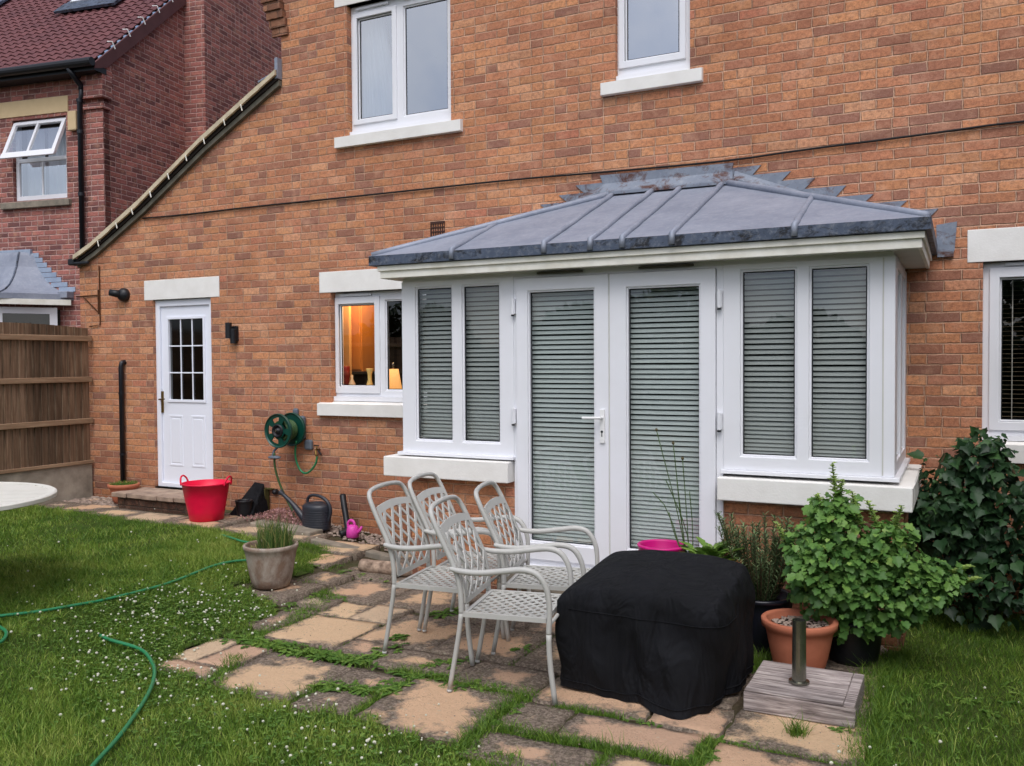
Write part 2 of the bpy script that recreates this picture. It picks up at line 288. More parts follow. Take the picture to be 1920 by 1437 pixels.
# ------------------------------------------------------------------ mesh helpers
ORG = {}
class MB:
    def __init__(s): s.v = []; s.f = []; s.t = []
    def add(s, vs, fs, tint=None):
        b = len(s.v); s.v.extend([tuple(p) for p in vs]); s.f.extend([tuple(b+i for i in f) for f in fs]); s.t.extend([tint if tint is not None else .5]*len(fs)); return s
    def box(s, x0, x1, y0, y1, z0, z1, mp=None, tint=None):
        vs = [(x, y, z) for z in (z0, z1) for y in (y0, y1) for x in (x0, x1)]
        if mp: vs = [mp(*p) for p in vs]
        return s.add(vs, [(0, 2, 3, 1), (4, 5, 7, 6), (0, 1, 5, 4), (2, 6, 7, 3), (0, 4, 6, 2), (1, 3, 7, 5)], tint)
    def beam(s, p, q, w, h, up=(0, 0, 1), tint=None):
        p, q = Vector(p), Vector(q); d = (q-p).normalized(); sd_ = d.cross(Vector(up)).normalized()*w/2; u_ = sd_.cross(d).normalized()*h/2
        vs = [e+a*sd_+b*u_ for e in (p, q) for a, b in ((-1, -1), (1, -1), (1, 1), (-1, 1))]
        return s.add(vs, [(0, 1, 2, 3), (7, 6, 5, 4), (0, 4, 5, 1), (1, 5, 6, 2), (2, 6, 7, 3), (3, 7, 4, 0)], tint)
    def tube(s, pts, r, seg=8, caps=True, tint=None, smooth=0):
        P = [Vector(p) for p in pts]
        for _ in range(smooth):
            Q = [P[0]]
            for a, b in zip(P, P[1:]): Q += [a*.75+b*.25, a*.25+b*.75]
            P = Q+[P[-1]]
        n = len(P); rr = r if isinstance(r, (list, tuple)) else None
        T = [(P[min(i+1, n-1)]-P[max(i-1, 0)]).normalized() for i in range(n)]
        ref = Vector((0, 0, 1)) if abs(T[0].z) < .9 else Vector((1, 0, 0))
        nrm = T[0].cross(ref).normalized(); vs = []
        for i in range(n):
            nrm = (nrm-T[i]*nrm.dot(T[i])).normalized(); bn = T[i].cross(nrm)
            ri = (np.interp(i/(n-1), np.linspace(0, 1, len(rr)), rr)) if rr else r
            vs += [P[i]+(nrm*math.cos(2*PI*j/seg)+bn*math.sin(2*PI*j/seg))*ri for j in range(seg)]
        fs = [(i*seg+j, i*seg+(j+1) % seg, (i+1)*seg+(j+1) % seg, (i+1)*seg+j) for i in range(n-1) for j in range(seg)]
        if caps: fs += [tuple(range(seg-1, -1, -1)), tuple((n-1)*seg+j for j in range(seg))]
        return s.add(vs, fs, tint)
    def lathe(s, prof, c=(0, 0, 0), seg=32, axis='z', sx=1, sy=1, tint=None, wob=0, caps=True):
        vs = []
        for r, h in prof:
            for j in range(seg):
                a = 2*PI*j/seg; rr = r*(1+wob*math.sin(3*a+h*9)); x, y, z = rr*math.cos(a)*sx, rr*math.sin(a)*sy, h
                if axis == 'y': x, y, z = x, h, y
                if axis == 'x': x, y, z = h, x, y
                vs.append((c[0]+x, c[1]+y, c[2]+z))
        n = len(prof)
        fs = [(i*seg+j, i*seg+(j+1) % seg, (i+1)*seg+(j+1) % seg, (i+1)*seg+j) for i in range(n-1) for j in range(seg)]
        if caps and prof[0][0] > 1e-5: fs.append(tuple(range(seg-1, -1, -1)))
        if caps and prof[-1][0] > 1e-5: fs.append(tuple((n-1)*seg+j for j in range(seg)))
        return s.add(vs, fs, tint)
    def ball(s, c, r, seg=8, rings=5, sz=1, tint=None):
        return s.lathe([(max(1e-6, r*math.sin(PI*i/rings)), -r*sz*math.cos(PI*i/rings)) for i in range(rings+1)], c, seg, tint=tint)
    def prism(s, poly, d0, d1, mp, tint=None):
        n = len(poly); vs = [mp(a, b, d0) for a, b in poly]+[mp(a, b, d1) for a, b in poly]
        return s.add(vs, [tuple(range(n)), tuple(range(2*n-1, n-1, -1))]+[(i, n+i, n+(i+1) % n, (i+1) % n) for i in range(n)], tint)
    def plate(s, a0, a1, b0, b1, holes, d0, d1, mp, back=True):
        """rectangle with rectangular holes, from depth d0 (front) to d1"""
        A = sorted({a0, a1}|{x for h in holes for x in h[:2] if a0 < x < a1}); B = sorted({b0, b1}|{x for h in holes for x in h[2:] if b0 < x < b1})
        def solid(i, j):
            if i < 0 or j < 0 or i >= len(A)-1 or j >= len(B)-1: return False
            ca, cb = (A[i]+A[i+1])/2, (B[j]+B[j+1])/2
            return not any(h[0] < ca < h[1] and h[2] < cb < h[3] for h in holes)
        for i in range(len(A)-1):
            for j in range(len(B)-1):
                if not solid(i, j): continue
                p = [(A[i], B[j]), (A[i+1], B[j]), (A[i+1], B[j+1]), (A[i], B[j+1])]
                s.add([mp(a, b, d0) for a, b in p], [(0, 1, 2, 3)])
                if back: s.add([mp(a, b, d1) for a, b in p], [(3, 2, 1, 0)])
                for (di, dj, e) in ((0, -1, (0, 1)), (1, 0, (1, 2)), (0, 1, (2, 3)), (-1, 0, (3, 0))):
                    if not solid(i+di, j+dj):
                        q, r_ = p[e[0]], p[e[1]]
                        s.add([mp(*q, d0), mp(*r_, d0), mp(*r_, d1), mp(*q, d1)], [(3, 2, 1, 0)])
        return s
    def build(s, name, mat, parent=None, local=False, smooth=False, bevel=0, uv=False, merge=True, kind=None, segs=2):
        me = bpy.data.meshes.new(name); org = (0, 0, 0)
        if parent is not None and not local: org = ORG.get(parent.name, (0, 0, 0))
        if parent is not None and local: org = (0, 0, 0)
        vs = [(x-org[0], y-org[1], z-org[2]) for x, y, z in s.v]
        me.from_pydata(vs, [], s.f); me.validate()
        if len(me.polygons) == len(s.t):
            at = me.attributes.new('tint', 'FLOAT', 'FACE'); at.data.foreach_set('value', s.t)
        if uv:
            ul = me.uv_layers.new(name='UVMap')
            for p in me.polygons:
                n = p.normal
                for li in p.loop_indices:
                    x, y, z = s.v[me.loops[li].vertex_index]
                    if abs(n.z) > .7: ul.data[li].uv = (x, y)
                    else:
                        h = math.hypot(n.x, n.y); tx, ty = -n.y/h, n.x/h
                        ul.data[li].uv = (x*tx+y*ty, z)
        if smooth: me.polygons.foreach_set('use_smooth', [True]*len(me.polygons))
        me.materials.append(mat); ob = bpy.data.objects.new(name, me); col.objects.link(ob)
        if merge and not uv:
            import bmesh
            bm = bmesh.new(); bm.from_mesh(me); bmesh.ops.remove_doubles(bm, verts=bm.verts, dist=1e-5); bmesh.ops.recalc_face_normals(bm, faces=bm.faces); bm.to_mesh(me); bm.free()
        if bevel:
            b = ob.modifiers.new('bevel', 'BEVEL'); b.width = bevel; b.segments = segs; b.limit_method = 'ANGLE'; b.angle_limit = math.radians(40)
        if parent is not None: ob.parent = parent; ORG[ob.name] = org
        if kind: ob['kind'] = kind
        return ob
def tag(o, label=None, cat=None, group=None):
    if label: o['label'] = label
    if cat: o['category'] = cat
    if group: o['group'] = group
    return o
def thing(name, label, cat, loc=(0, 0, 0), rz=0, group=None):
    o = bpy.data.objects.new(name, None); col.objects.link(o); o.location = loc; o.rotation_euler = (0, 0, rz); o.empty_display_size = .1
    ORG[o.name] = tuple(loc); return tag(o, label, cat, group)
def npmesh(name, V, Fc, nper, mat, tint, kind=None, parent=None, smooth=False):
    """V (n,3); Fc flat loop indices; nper list of loop counts"""
    me = bpy.data.meshes.new(name)
    org = ORG.get(parent.name, (0, 0, 0)) if parent is not None else (0, 0, 0)
    V = V-np.array(org)
    me.vertices.add(len(V)); me.vertices.foreach_set('co', V.astype(np.float32).ravel())
    nper = np.asarray(nper, dtype=np.int32); st = np.concatenate([[0], np.cumsum(nper)[:-1]]).astype(np.int32)
    me.loops.add(int(nper.sum())); me.loops.foreach_set('vertex_index', np.asarray(Fc, dtype=np.int32))
    me.polygons.add(len(nper)); me.polygons.foreach_set('loop_start', st); me.polygons.foreach_set('loop_total', nper)
    me.update(calc_edges=True)
    if tint is not None:
        at = me.attributes.new('tint', 'FLOAT', 'FACE'); at.data.foreach_set('value', np.asarray(tint, dtype=np.float32))
    me.materials.append(mat); ob = bpy.data.objects.new(name, me); col.objects.link(ob)
    if smooth: me.polygons.foreach_set('use_smooth', [True]*len(me.polygons))
    if parent is not None: ob.parent = parent; ORG[ob.name] = org
    if kind: ob['kind'] = kind
    return ob
def blades(px, py, pz, h, wd, lean, tint):
    """curved grass blades: 5 verts each (quad + tip)"""
    n = len(px); a = rng.uniform(0, 2*PI, n); b = rng.uniform(0, 2*PI, n)
    wx, wy = np.cos(a)*wd/2, np.sin(a)*wd/2; lx, ly = np.cos(b)*lean, np.sin(b)*lean
    V = np.empty((n, 5, 3))
    V[:, 0] = np.stack([px-wx, py-wy, pz], 1); V[:, 1] = np.stack([px+wx, py+wy, pz], 1)
    V[:, 2] = np.stack([px+wx*.8+lx*.35, py+wy*.8+ly*.35, pz+h*.6], 1); V[:, 3] = np.stack([px-wx*.8+lx*.35, py-wy*.8+ly*.35, pz+h*.6], 1)
    V[:, 4] = np.stack([px+lx, py+ly, pz+h], 1)
    F = (np.arange(n)*5)[:, None]+np.array([0, 1, 2, 3, 3, 2, 4]); nper = np.tile([4, 3], n)
    return V.reshape(-1, 3), F.ravel(), nper, np.repeat(tint, 2)
LEAF_LOBED = [(0, 0), (.30, .02), (.46, .22), (.34, .40), (.50, .62), (.24, .68), (0, 1.0), (-.24, .68), (-.50, .62), (-.34, .40), (-.46, .22), (-.30, .02)]
LEAF_ROUND = [(0, 0), (.16, -.06), (.34, .02), (.44, .16), (.42, .30), (.36, .38), (.50, .50), (.50, .64), (.40, .72), (.26, .72), (.22, .86), (.10, .98), (0, 1.0), (-.10, .98), (-.22, .86), (-.26, .72), (-.40, .72), (-.50, .64), (-.50, .50), (-.36, .38), (-.42, .30), (-.44, .16), (-.34, .02), (-.16, -.06)]
LEAF_OVAL = [(0, 0), (.2, .2), (.27, .5), (.16, .8), (0, 1), (-.16, .8), (-.27, .5), (-.2, .2)]
LEAF_HEART = [(0, 0), (.22, -.06), (.42, .12), (.50, .38), (.34, .62), (.20, .78), (0, 1.05), (-.20, .78), (-.34, .62), (-.50, .38), (-.42, .12), (-.22, -.06)]
LEAF_LOBED2 = [(0, 0), (.20, -.05), (.36, .08), (.40, .26), (.50, .46), (.30, .56), (.24, .70), (.10, .86), (0, 1.05), (-.10, .86), (-.24, .70), (-.30, .56), (-.50, .46), (-.40, .26), (-.36, .08), (-.20, -.05)]
LEAF_TOOTH = [(0, 0), (.06, .2), (.16, .3), (.07, .4), (.20, .55), (.09, .62), (.18, .8), (0, 1), (-.18, .8), (-.09, .62), (-.20, .55), (-.07, .4), (-.16, .3), (-.06, .2)]
def leaves(P, D, Nn, size, outline, fold=.18, curl=.15):
    """P base points, D direction of the midrib, Nn approx leaf normal"""
    n = len(P); D = D/np.linalg.norm(D, axis=1, keepdims=True)
    Sd = np.cross(D, Nn); Sd /= np.linalg.norm(Sd, axis=1, keepdims=True)+1e-9; Nn = np.cross(Sd, D)
    O = np.array(outline); kk = len(O)
    V = P[:, None]+size[:, None, None]*(D[:, None]*O[None, :, 1:2]+Sd[:, None]*O[None, :, 0:1]+Nn[:, None]*(np.abs(O[None, :, 0:1])*fold*2-(O[None, :, 1:2]**2)*curl))
    C = P+size[:, None]*(D*.45-Nn*curl*.2)
    V = np.concatenate([V, C[:, None]], 1).reshape(-1, 3); idx = []
    for i in range(kk): idx += [kk, i, (i+1) % kk]
    F = (np.arange(n)*(kk+1))[:, None]+np.array(idx)
    return V, F.ravel(), np.full(n*kk, 3), kk
def leafobj(name, P, D, Nn, size, outline, mat, tint, parent=None, kind=None, **kw):
    V, F, npr, kk = leaves(P, D, Nn, size, outline, **kw)
    return npmesh(name, V, F, npr, mat, np.repeat(tint, kk), parent=parent, kind=kind)
def inpoly(x, y, poly):
    r = np.zeros(x.shape, bool); n = len(poly)
    for i in range(n):
        x0, y0 = poly[i]; x1, y1 = poly[(i+1) % n]
        c_ = ((y0 > y) != (y1 > y)) & (x < (x1-x0)*(y-y0)/(y1-y0+1e-12)+x0); r ^= c_
    return r
XZ = lambda a, b, d: (a, d, b)          # wall plane parallel to the house front

# ================================================================== GROUND
xs = np.concatenate([[-120, -40, -20], np.arange(-12, 4.01, .25), [8, 20, 60, 120]]); ys = np.concatenate([[-120, -40, -16], np.arange(-8, 2.01, .25), [6, 20, 60, 120]])
g = MB(); nx, ny = len(xs), len(ys)
g.add([(x, y, gz(x)-.008) for y in ys for x in xs], [(j*nx+i, j*nx+i+1, (j+1)*nx+i+1, (j+1)*nx+i) for j in range(ny-1) for i in range(nx-1)])
g.build('ground', M['ground'], kind='structure', merge=False)
PATIO = [(-9.15, .3), (-9.15, -.78), (-8.2, -.80), (-6.94, -.98), (-6.16, -.95), (-5.75, -.88), (-5.39, -.78), (-5.0, -.72), (-4.87, -1.12), (-4.74, -1.5), (-4.98, -1.75), (-4.92, -2.06), (-4.42, -2.12), (-4.24, -2.5), (-4.25, -2.84), (-4.25, -3.19), (-4.19, -3.43), (-3.68, -3.46), (-3.52, -3.50), (-3.09, -3.57), (-2.91, -3.56), (-2.63, -3.47), (-2.41, -3.59), (-2.06, -3.60), (-2.0, -3.52), (-1.68, -3.62), (-.95, -3.66), (-.36, -3.5), (-.33, -2.93), (-.37, -2.32), (-.45, -1.69), (-.31, -1.24), (-.31, .3)]
# lawn sheet
lx = np.arange(-9.14, 6.01, .06); ly = np.arange(-7.9, .0, .06)
X_, Y_ = np.meshgrid((lx[:-1]+lx[1:])/2, (ly[:-1]+ly[1:])/2); inp = inpoly(X_, Y_, PATIO) | ((X_ > -3.95) & (X_ < -.36) & (Y_ > -1.22))
g = MB(); idx = {}
def gv(i, j):
    if (i, j) not in idx: idx[(i, j)] = len(g.v); g.v.append((lx[i], ly[j], gz(lx[i])+.004+.006*math.sin(lx[i]*5+ly[j]*3)))
    return idx[(i, j)]
for j in range(len(ly)-1):
    for i in range(len(lx)-1):
        if not inp[j, i]: g.f.append((gv(i, j), gv(i+1, j), gv(i+1, j+1), gv(i, j+1))); g.t.append(.5)
g.build('lawn', M['lawn'], kind='structure', merge=False)

# patio slabs: one paved surface made of riven concrete slabs
SL = [(-3.75, -3.15, -3.50, -2.92, .42), (-3.10, -2.78, -3.52, -3.24, .85), (-3.11, -2.76, -3.20, -2.95, .8), (-2.70, -2.10, -3.52, -2.92, .28), (-2.02, -1.44, -3.64, -3.36, .75), (-2.03, -1.75, -3.30, -2.96, .7),
      (-1.71, -1.08, -3.27, -2.97, .25), (-1.40, -1.02, -3.66, -3.34, .4), (-.98, -.40, -3.60, -3.02, .08), (-2.0, -1.40, -2.90, -2.52, .12), (-1.36, -1.02, -2.93, -2.62, .1), (-.98, -.38, -2.98, -2.40, .12),
      (-4.04, -3.48, -2.70, -2.18, .1), (-4.05, -3.79, -2.15, -1.84, .15), (-3.77, -3.48, -2.15, -1.80, .2), (-3.45, -2.93, -2.48, -1.88, .12), (-3.43, -3.15, -2.75, -2.51, .35), (-3.12, -2.55, -2.83, -2.52, .6),
      (-2.90, -2.35, -2.48, -1.88, .45), (-2.52, -2.04, -2.86, -2.52, .5), (-2.32, -1.74, -2.48, -1.88, .4), (-1.71, -1.05, -2.58, -1.90, .4), (-1.01, -.40, -2.37, -1.78, .45),
      (-4.24, -4.06, -3.27, -2.88, .12), (-4.045, -3.80, -3.26, -2.90, .05), (-4.21, -3.79, -3.43, -3.29, .3), (-4.30, -4.08, -2.6, -2.1, .75),
      (-4.92, -4.40, -2.10, -1.62, .55), (-4.72, -4.42, -1.58, -1.25, .45), (-4.39, -3.82, -1.80, -1.22, .5), (-3.79, -3.2, -1.77, -1.18, .45), (-3.17, -2.6, -1.85, -1.27, .4), (-2.57, -1.98, -1.85, -1.27, .4), (-1.95, -1.37, -1.87, -1.27, .45), (-1.34, -.78, -1.75, -1.24, .5), (-.75, -.40, -1.75, -1.26, .6),
      (-4.36, -4.08, -2.07, -1.83, .5), (-5.02, -4.74, -1.2, -.86, .2), (-4.71, -4.14, -1.22, -.64, .55), (-4.11, -3.98, -1.2, -.64, .55), (-5.30, -4.74, -.82, -.44, .3), (-5.72, -5.33, -.78, -.40, .5), (-4.71, -4.0, -.61, -.10, .7),
      (-6.30, -5.75, -.90, -.50, .4), (-6.93, -6.33, -.93, -.66, .3), (-6.93, -6.33, -.63, -.25, .5), (-7.55, -6.96, -.95, -.56, .25), (-8.16, -7.58, -.90, -.50, .45), (-8.62, -8.19, -.80, -.44, .15), (-9.1, -8.65, -.78, -.45, .6), (-9.1, -8.6, -.42, -.05, .7), (-6.3, -5.75, -.47, -.1, .6)]
me = bpy.data.meshes.new('patio'); vs, fs, uvs, tn, dr = [], [], [], [], []
for (x0, x1, y0, y1, dirt) in SL:
    x0 -= .008; x1 += .008; y0 -= .008; y1 += .008
    gx, gy = max(2, int((x1-x0)/.045)), max(2, int((y1-y0)/.045)); base = len(vs); cx, cy = (x0+x1)/2, (y0+y1)/2
    tx, ty, rz_ = random.uniform(-.012, .012), random.uniform(-.012, .012), random.uniform(-.012, .012); dz = random.uniform(0, .008); tt = random.random()
    def sp(i, j, zz=None):
        u, v = i/gx, j/gy; X, Y = x0+u*(x1-x0), y0+v*(y1-y0)
        e = min(u*(x1-x0), (1-u)*(x1-x0), v*(y1-y0), (1-v)*(y1-y0))
        X += .006*math.sin(Y*31+x0*7)*(1 if e < .03 else .3); Y += .006*math.sin(X*29+y0*5)*(1 if e < .03 else .3)
        dX, dY = X-cx, Y-cy; X, Y = cx+dX-rz_*dY, cy+dY+rz_*dX
        z = gz(cx)+.010+dz+tx*dX+ty*dY+.0015*math.sin(X*23+Y*17)+.001*math.sin(Y*41-X*13)-(.003 if e < 1e-6 else 0)
        return (X, Y, z if zz is None else zz)
    for j in range(gy+1):
        for i in range(gx+1): vs.append(sp(i, j)); 
    uvl = [(i/gx, j/gy) for j in range(gy+1) for i in range(gx+1)]
    sz = min(x1-x0, y1-y0)/.6
    for j in range(gy):
        for i in range(gx):
            q = (j*(gx+1)+i, j*(gx+1)+i+1, (j+1)*(gx+1)+i+1, (j+1)*(gx+1)+i)
            fs.append(tuple(base+a for a in q)); uvs += [uvl[a] for a in q]; tn.append(tt); dr.append(dirt)
    ring = [j0 for j0 in [(i, 0) for i in range(gx)]+[(gx, j) for j in range(gy)]+[(i, gy) for i in range(gx, 0, -1)]+[(0, j) for j in range(gy, 0, -1)]]
    b2 = len(vs); vs += [(sp(i, j)[0], sp(i, j)[1], gz(cx)-.05) for i, j in ring]; tops = [base+j*(gx+1)+i for i, j in ring]; n = len(ring)
    for a in range(n): fs.append((tops[a], b2+a, b2+(a+1) % n, tops[(a+1) % n])); uvs += [(0, 0)]*4; tn.append(tt); dr.append(dirt+.3)
me.from_pydata(vs, [], fs); ul = me.uv_layers.new(name='UVMap')
for i, q in enumerate(uvs): ul.data[i].uv = q
me.attributes.new('tint', 'FLOAT', 'FACE').data.foreach_set('value', tn); me.attributes.new('dirt', 'FLOAT', 'FACE').data.foreach_set('value', dr)
me.materials.append(M['slab']); po = bpy.data.objects.new('patio', me); col.objects.link(po); po['kind'] = 'structure'
me.polygons.foreach_set('use_smooth', [True]*len(me.polygons))

# ================================================================== HOUSE
def window_frame(mb, x0, x1, z0, z1, panes, y, mp=XZ, fr=.0, depth=.07, bead=.014):
    """outer frame plate with pane holes, plus a raised bead lip round each pane"""
    mb.plate(x0, x1, z0, z1, panes, y, y+depth, mp)
    for (a0, a1, b0, b1) in panes:
        mb.plate(a0-.002, a1+.002, b0-.002, b1+.002, [(a0+bead, a1-bead, b0+bead, b1-bead)], y+.014, y+.034, mp)
def casement(mb, a0, a1, b0, b1, hole, y, mp=XZ):
    mb.plate(a0, a1, b0, b1, [hole], y-.016, y+.02, mp)
def pane_mb(rects, y, mp=XZ):
    m_ = MB()
    for (a0, a1, b0, b1) in rects: m_.add([mp(a0, b0, y), mp(a1, b0, y), mp(a1, b1, y), mp(a0, b1, y)], [(0, 1, 2, 3)])
    return m_
def gaskets(rects, y, parent, mp=XZ):
    for (a0, a1, b0, b1) in rects:
        MB().plate(a0-.001, a1+.001, b0-.001, b1+.001, [(a0+.007, a1-.007, b0+.007, b1-.007)], y-.003, y+.004, mp, back=False).build('gasket', M['dark_frame'], parent)
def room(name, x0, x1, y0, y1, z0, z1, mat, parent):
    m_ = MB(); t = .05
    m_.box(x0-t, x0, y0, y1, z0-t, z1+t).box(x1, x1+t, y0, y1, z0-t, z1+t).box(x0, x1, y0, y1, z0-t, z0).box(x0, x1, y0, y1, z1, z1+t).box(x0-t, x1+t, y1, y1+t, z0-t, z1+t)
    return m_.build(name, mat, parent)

house = thing('brick_house', 'orange brick house with white windows and a lead roofed garden bay', 'house', (-2.2, 0, -.24))
HOLES = {'door': (-8.11, -7.225, .15, 2.25), 'kit': (-5.61, -3.9, 1.14, 2.235), 'w1': (-5.375, -4.20, 3.75, 5.02), 'w2': (-2.60, -1.965, 3.875, 5.13), 'rw': (.13, 1.33, .95, 2.22), 'bay': (-3.88, -.42, -.3, 2.16)}
wl = MB(); hs_ = list(HOLES.values())
wl.plate(-6.2, 6.0, -.4, 6.4, hs_, 0, .11, XZ, back=False)
wl.plate(-9.32, -6.2, -.4, 2.66, hs_, 0, .11, XZ, back=False)
wl.add([(-9.32, 0, 2.66), (-6.2, 0, 2.66), (-6.2, 0, 4.42)], [(0, 1, 2)])
# house sides
wl.add([(-9.32, 0, -.4), (-9.32, 9, -.4), (-9.32, 9, 2.66), (-9.32, 0, 2.66)], [(0, 1, 2, 3)])
wl.add([(-6.2, 0, 4.0), (-6.2, 9, 4.0), (-6.2, 9, 6.4), (-6.2, 0, 6.4)], [(0, 1, 2, 3)])
wl.add([(6, 0, -.4), (6, 9, -.4), (6, 9, 6.4), (6, 0, 6.4)], [(3, 2, 1, 0)])
wl.add([(-9.32, 9, -.4), (6, 9, -.4), (6, 9, 6.4), (-6.2, 9, 6.4), (-6.2, 9, 4.42), (-9.32, 9, 2.66)], [(0, 1, 2, 3, 4, 5)])
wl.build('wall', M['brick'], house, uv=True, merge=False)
# roofs: main roof and the low side roof
r = MB(); r.add([(-6.5, -.4, 6.35), (6.3, -.4, 6.35), (6.3, 4.5, 9.6), (-6.5, 4.5, 9.6), (-6.5, 9.4, 6.35), (6.3, 9.4, 6.35)], [(0, 1, 2, 3), (3, 2, 5, 4), (0, 3, 4), (1, 5, 2)]); r.build('roof', M['tile'], house)
VS = [(-9.30, 2.715), (-9.0, 2.84), (-8.19, 3.27), (-7.238, 3.85), (-6.20, 4.40)]      # lower verge line
r = MB()
for (xa, za), (xb, zb) in zip(VS, VS[1:]):
    r.add([(xa, -.08, za+.10), (xb, -.08, zb+.10), (xb, 9, zb+.10), (xa, 9, za+.10), (xa, -.08, za+.07), (xb, -.08, zb+.07), (xb, 9, zb+.07), (xa, 9, za+.07)], [(0, 1, 2, 3), (7, 6, 5, 4), (0, 4, 5, 1), (3, 2, 6, 7)])
sroof = r.build('side_roof', M['tile'], house)
vm, vd, vb = MB(), MB(), MB()
for (xa, za), (xb, zb) in zip(VS, VS[1:]):
    n = 5
    for i in range(n):
        t0, t1 = i/n, (i+1)/n; xa_, xb_ = xa+(xb-xa)*t0, xa+(xb-xa)*t1; za_, zb_ = za+(zb-za)*t0, za+(zb-za)*t1
        j1 = random.uniform(-.006, .006)
        for mb_, y0, y1, l, h in ((vm, -.105, -.08, .045+j1, .098), (vd, -.065, 0, .012, .050), (vb, -.045, 0, -.045, .010)):
            mb_.add([(xa_, y0, za_+l), (xb_, y0, zb_+l), (xb_, y0, zb_+h), (xa_, y0, za_+h), (xa_, y1, za_+l), (xb_, y1, zb_+l), (xb_, y1, zb_+h), (xa_, y1, za_+h)], [(0, 1, 2, 3), (7, 6, 5, 4), (0, 4, 5, 1), (3, 2, 6, 7), (0, 3, 7, 4), (1, 5, 6, 2)])
vm.build('verge_mortar', M['mortar_verge'], sroof); vd.build('undercloak_shadow', M['verge_shadow'], sroof); vb.build('verge_trim', M['verge_under'], sroof)  # the dark middle strip stands in for the verge's shadow line
for cx_, cz in [(-8.86, 2.915), (-8.551, 3.10), (-8.293, 3.235), (-8.0, 3.40), (-7.721, 3.57), (-7.45, 3.74), (-7.186, 3.89), (-6.895, 4.05), (-6.655, 4.17)]:
    MB().tube([(cx_+.02, -.11, cz-.03), (cx_, -.11, cz+.035), (cx_-.01, -.05, cz+.045)], .006, 6).build('verge_clip', M['fascia'], sroof)
MB().box(-9.40, -9.30, -.10, 9, 2.70, 2.775).box(-9.31, -9.06, -.095, -.06, 2.70, 2.735).build('gutter', M['black_plastic'], house, bevel=.012)
# lead upstand where the side roof meets the tall wall
MB().box(-6.235, -6.195, -.07, .0, 4.42, 4.63).beam((-6.23, -.07, 4.475), (-6.42, -.09, 4.40), .05, .018).build('lead_upstand', M['lead'], house, bevel=.004)
# brick corbel (kneeler) at the upper left corner
cb = MB()
for i in range(6):
    z0 = 4.86+i*.085; cb.box(-6.30-.022*i, -6.10-.018*i, -.025-.016*i, .002 if i else .002, z0, z0+.080)
cb.box(-6.43, -6.21, -.115, .002, 5.37, 6.35)
cb.build('corbel', M['brick_corbel'], house, uv=True, merge=False)
# lintels and sills
def sillbox(x0, x1, z0, z1, y0=-.05, tx=.04): return MB().box(x0, x1, y0, .10, z0, z1-.022).add([(x0, y0, z1-.022), (x1, y0, z1-.022), (x1, 0.10, z1+.012), (x0, .10, z1+.012), (x0, .10, z1-.022), (x1, .10, z1-.022)], [(0, 1, 2, 3), (0, 3, 4), (1, 5, 2)])
def lintel(x0, x1, z0, z1): return MB().box(x0, x1, -.006, .11, z0, z1)
lintel(-8.237, -7.096, 2.25, 2.47).build('lintel', M['cast_stone'], house, bevel=.004)
lintel(-5.745, -3.75, 2.235, 2.442).build('lintel', M['cast_stone'], house, bevel=.004)
lintel(-5.52, -4.06, 5.02, 5.23).build('lintel', M['cast_stone'], house, bevel=.004)
lintel(-2.73, -1.84, 5.13, 5.34).build('lintel', M['cast_stone'], house, bevel=.004)
lintel(.031, 1.43, 2.22, 2.45).build('lintel', M['cast_stone'], house, bevel=.004)

# --- upstairs left window
win = MB(); P1 = [(-5.30, -4.885, 3.915, 4.90), (-4.765, -4.27, 3.885, 4.925)]
window_frame(win, -5.375, -4.20, 3.80, 5.02, P1, .07); casement(win, -5.35, -4.835, 3.87, 4.945, P1[0], .07)
W = win.build('window', M['upvc'], house, bevel=.004)
gaskets([(a_+0.014, b_-0.014, c_+0.014, d_-0.014) for a_, b_, c_, d_ in P1], .097, W)
pane_mb(P1, .098).build('pane', M['glass_sky'], W)
MB().box(-5.30, -4.92, .045, .07, 4.975, 4.995).build('trickle_vent', M['upvc'], W)
MB().box(-4.74, -4.3, .045, .07, 4.975, 4.995).build('trickle_vent', M['upvc'], W)
sillbox(-5.5046, -4.075, 3.64, 3.765).build('sill', M['cast_stone'], W, bevel=.004)
MB().box(-5.375, -4.20, .03, .14, 3.765, 3.80).build('subsill', M['upvc'], W)
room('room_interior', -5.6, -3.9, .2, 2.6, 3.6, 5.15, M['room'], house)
# --- upstairs right window
win = MB(); P2 = [(-2.535, -2.06, 4.045, 5.04)]
window_frame(win, -2.60, -1.965, 3.925, 5.13, P2, .05); casement(win, -2.585, -2.01, 3.99, 5.09, P2[0], .05)
W = win.build('window', M['upvc'], house, bevel=.004)
gaskets([(a_+0.014, b_-0.014, c_+0.014, d_-0.014) for a_, b_, c_, d_ in P2], .077, W)
pane_mb(P2, .078).build('pane', M['glass_sky'], W)
sillbox(-2.7178, -1.857, 3.765, 3.89).build('sill', M['cast_stone'], W, bevel=.004)
MB().box(-2.60, -1.965, .015, .12, 3.89, 3.925).build('subsill', M['upvc'], W)
room('room_interior', -2.9, -1.6, .2, 2.2, 3.7, 5.2, M['room'], house)
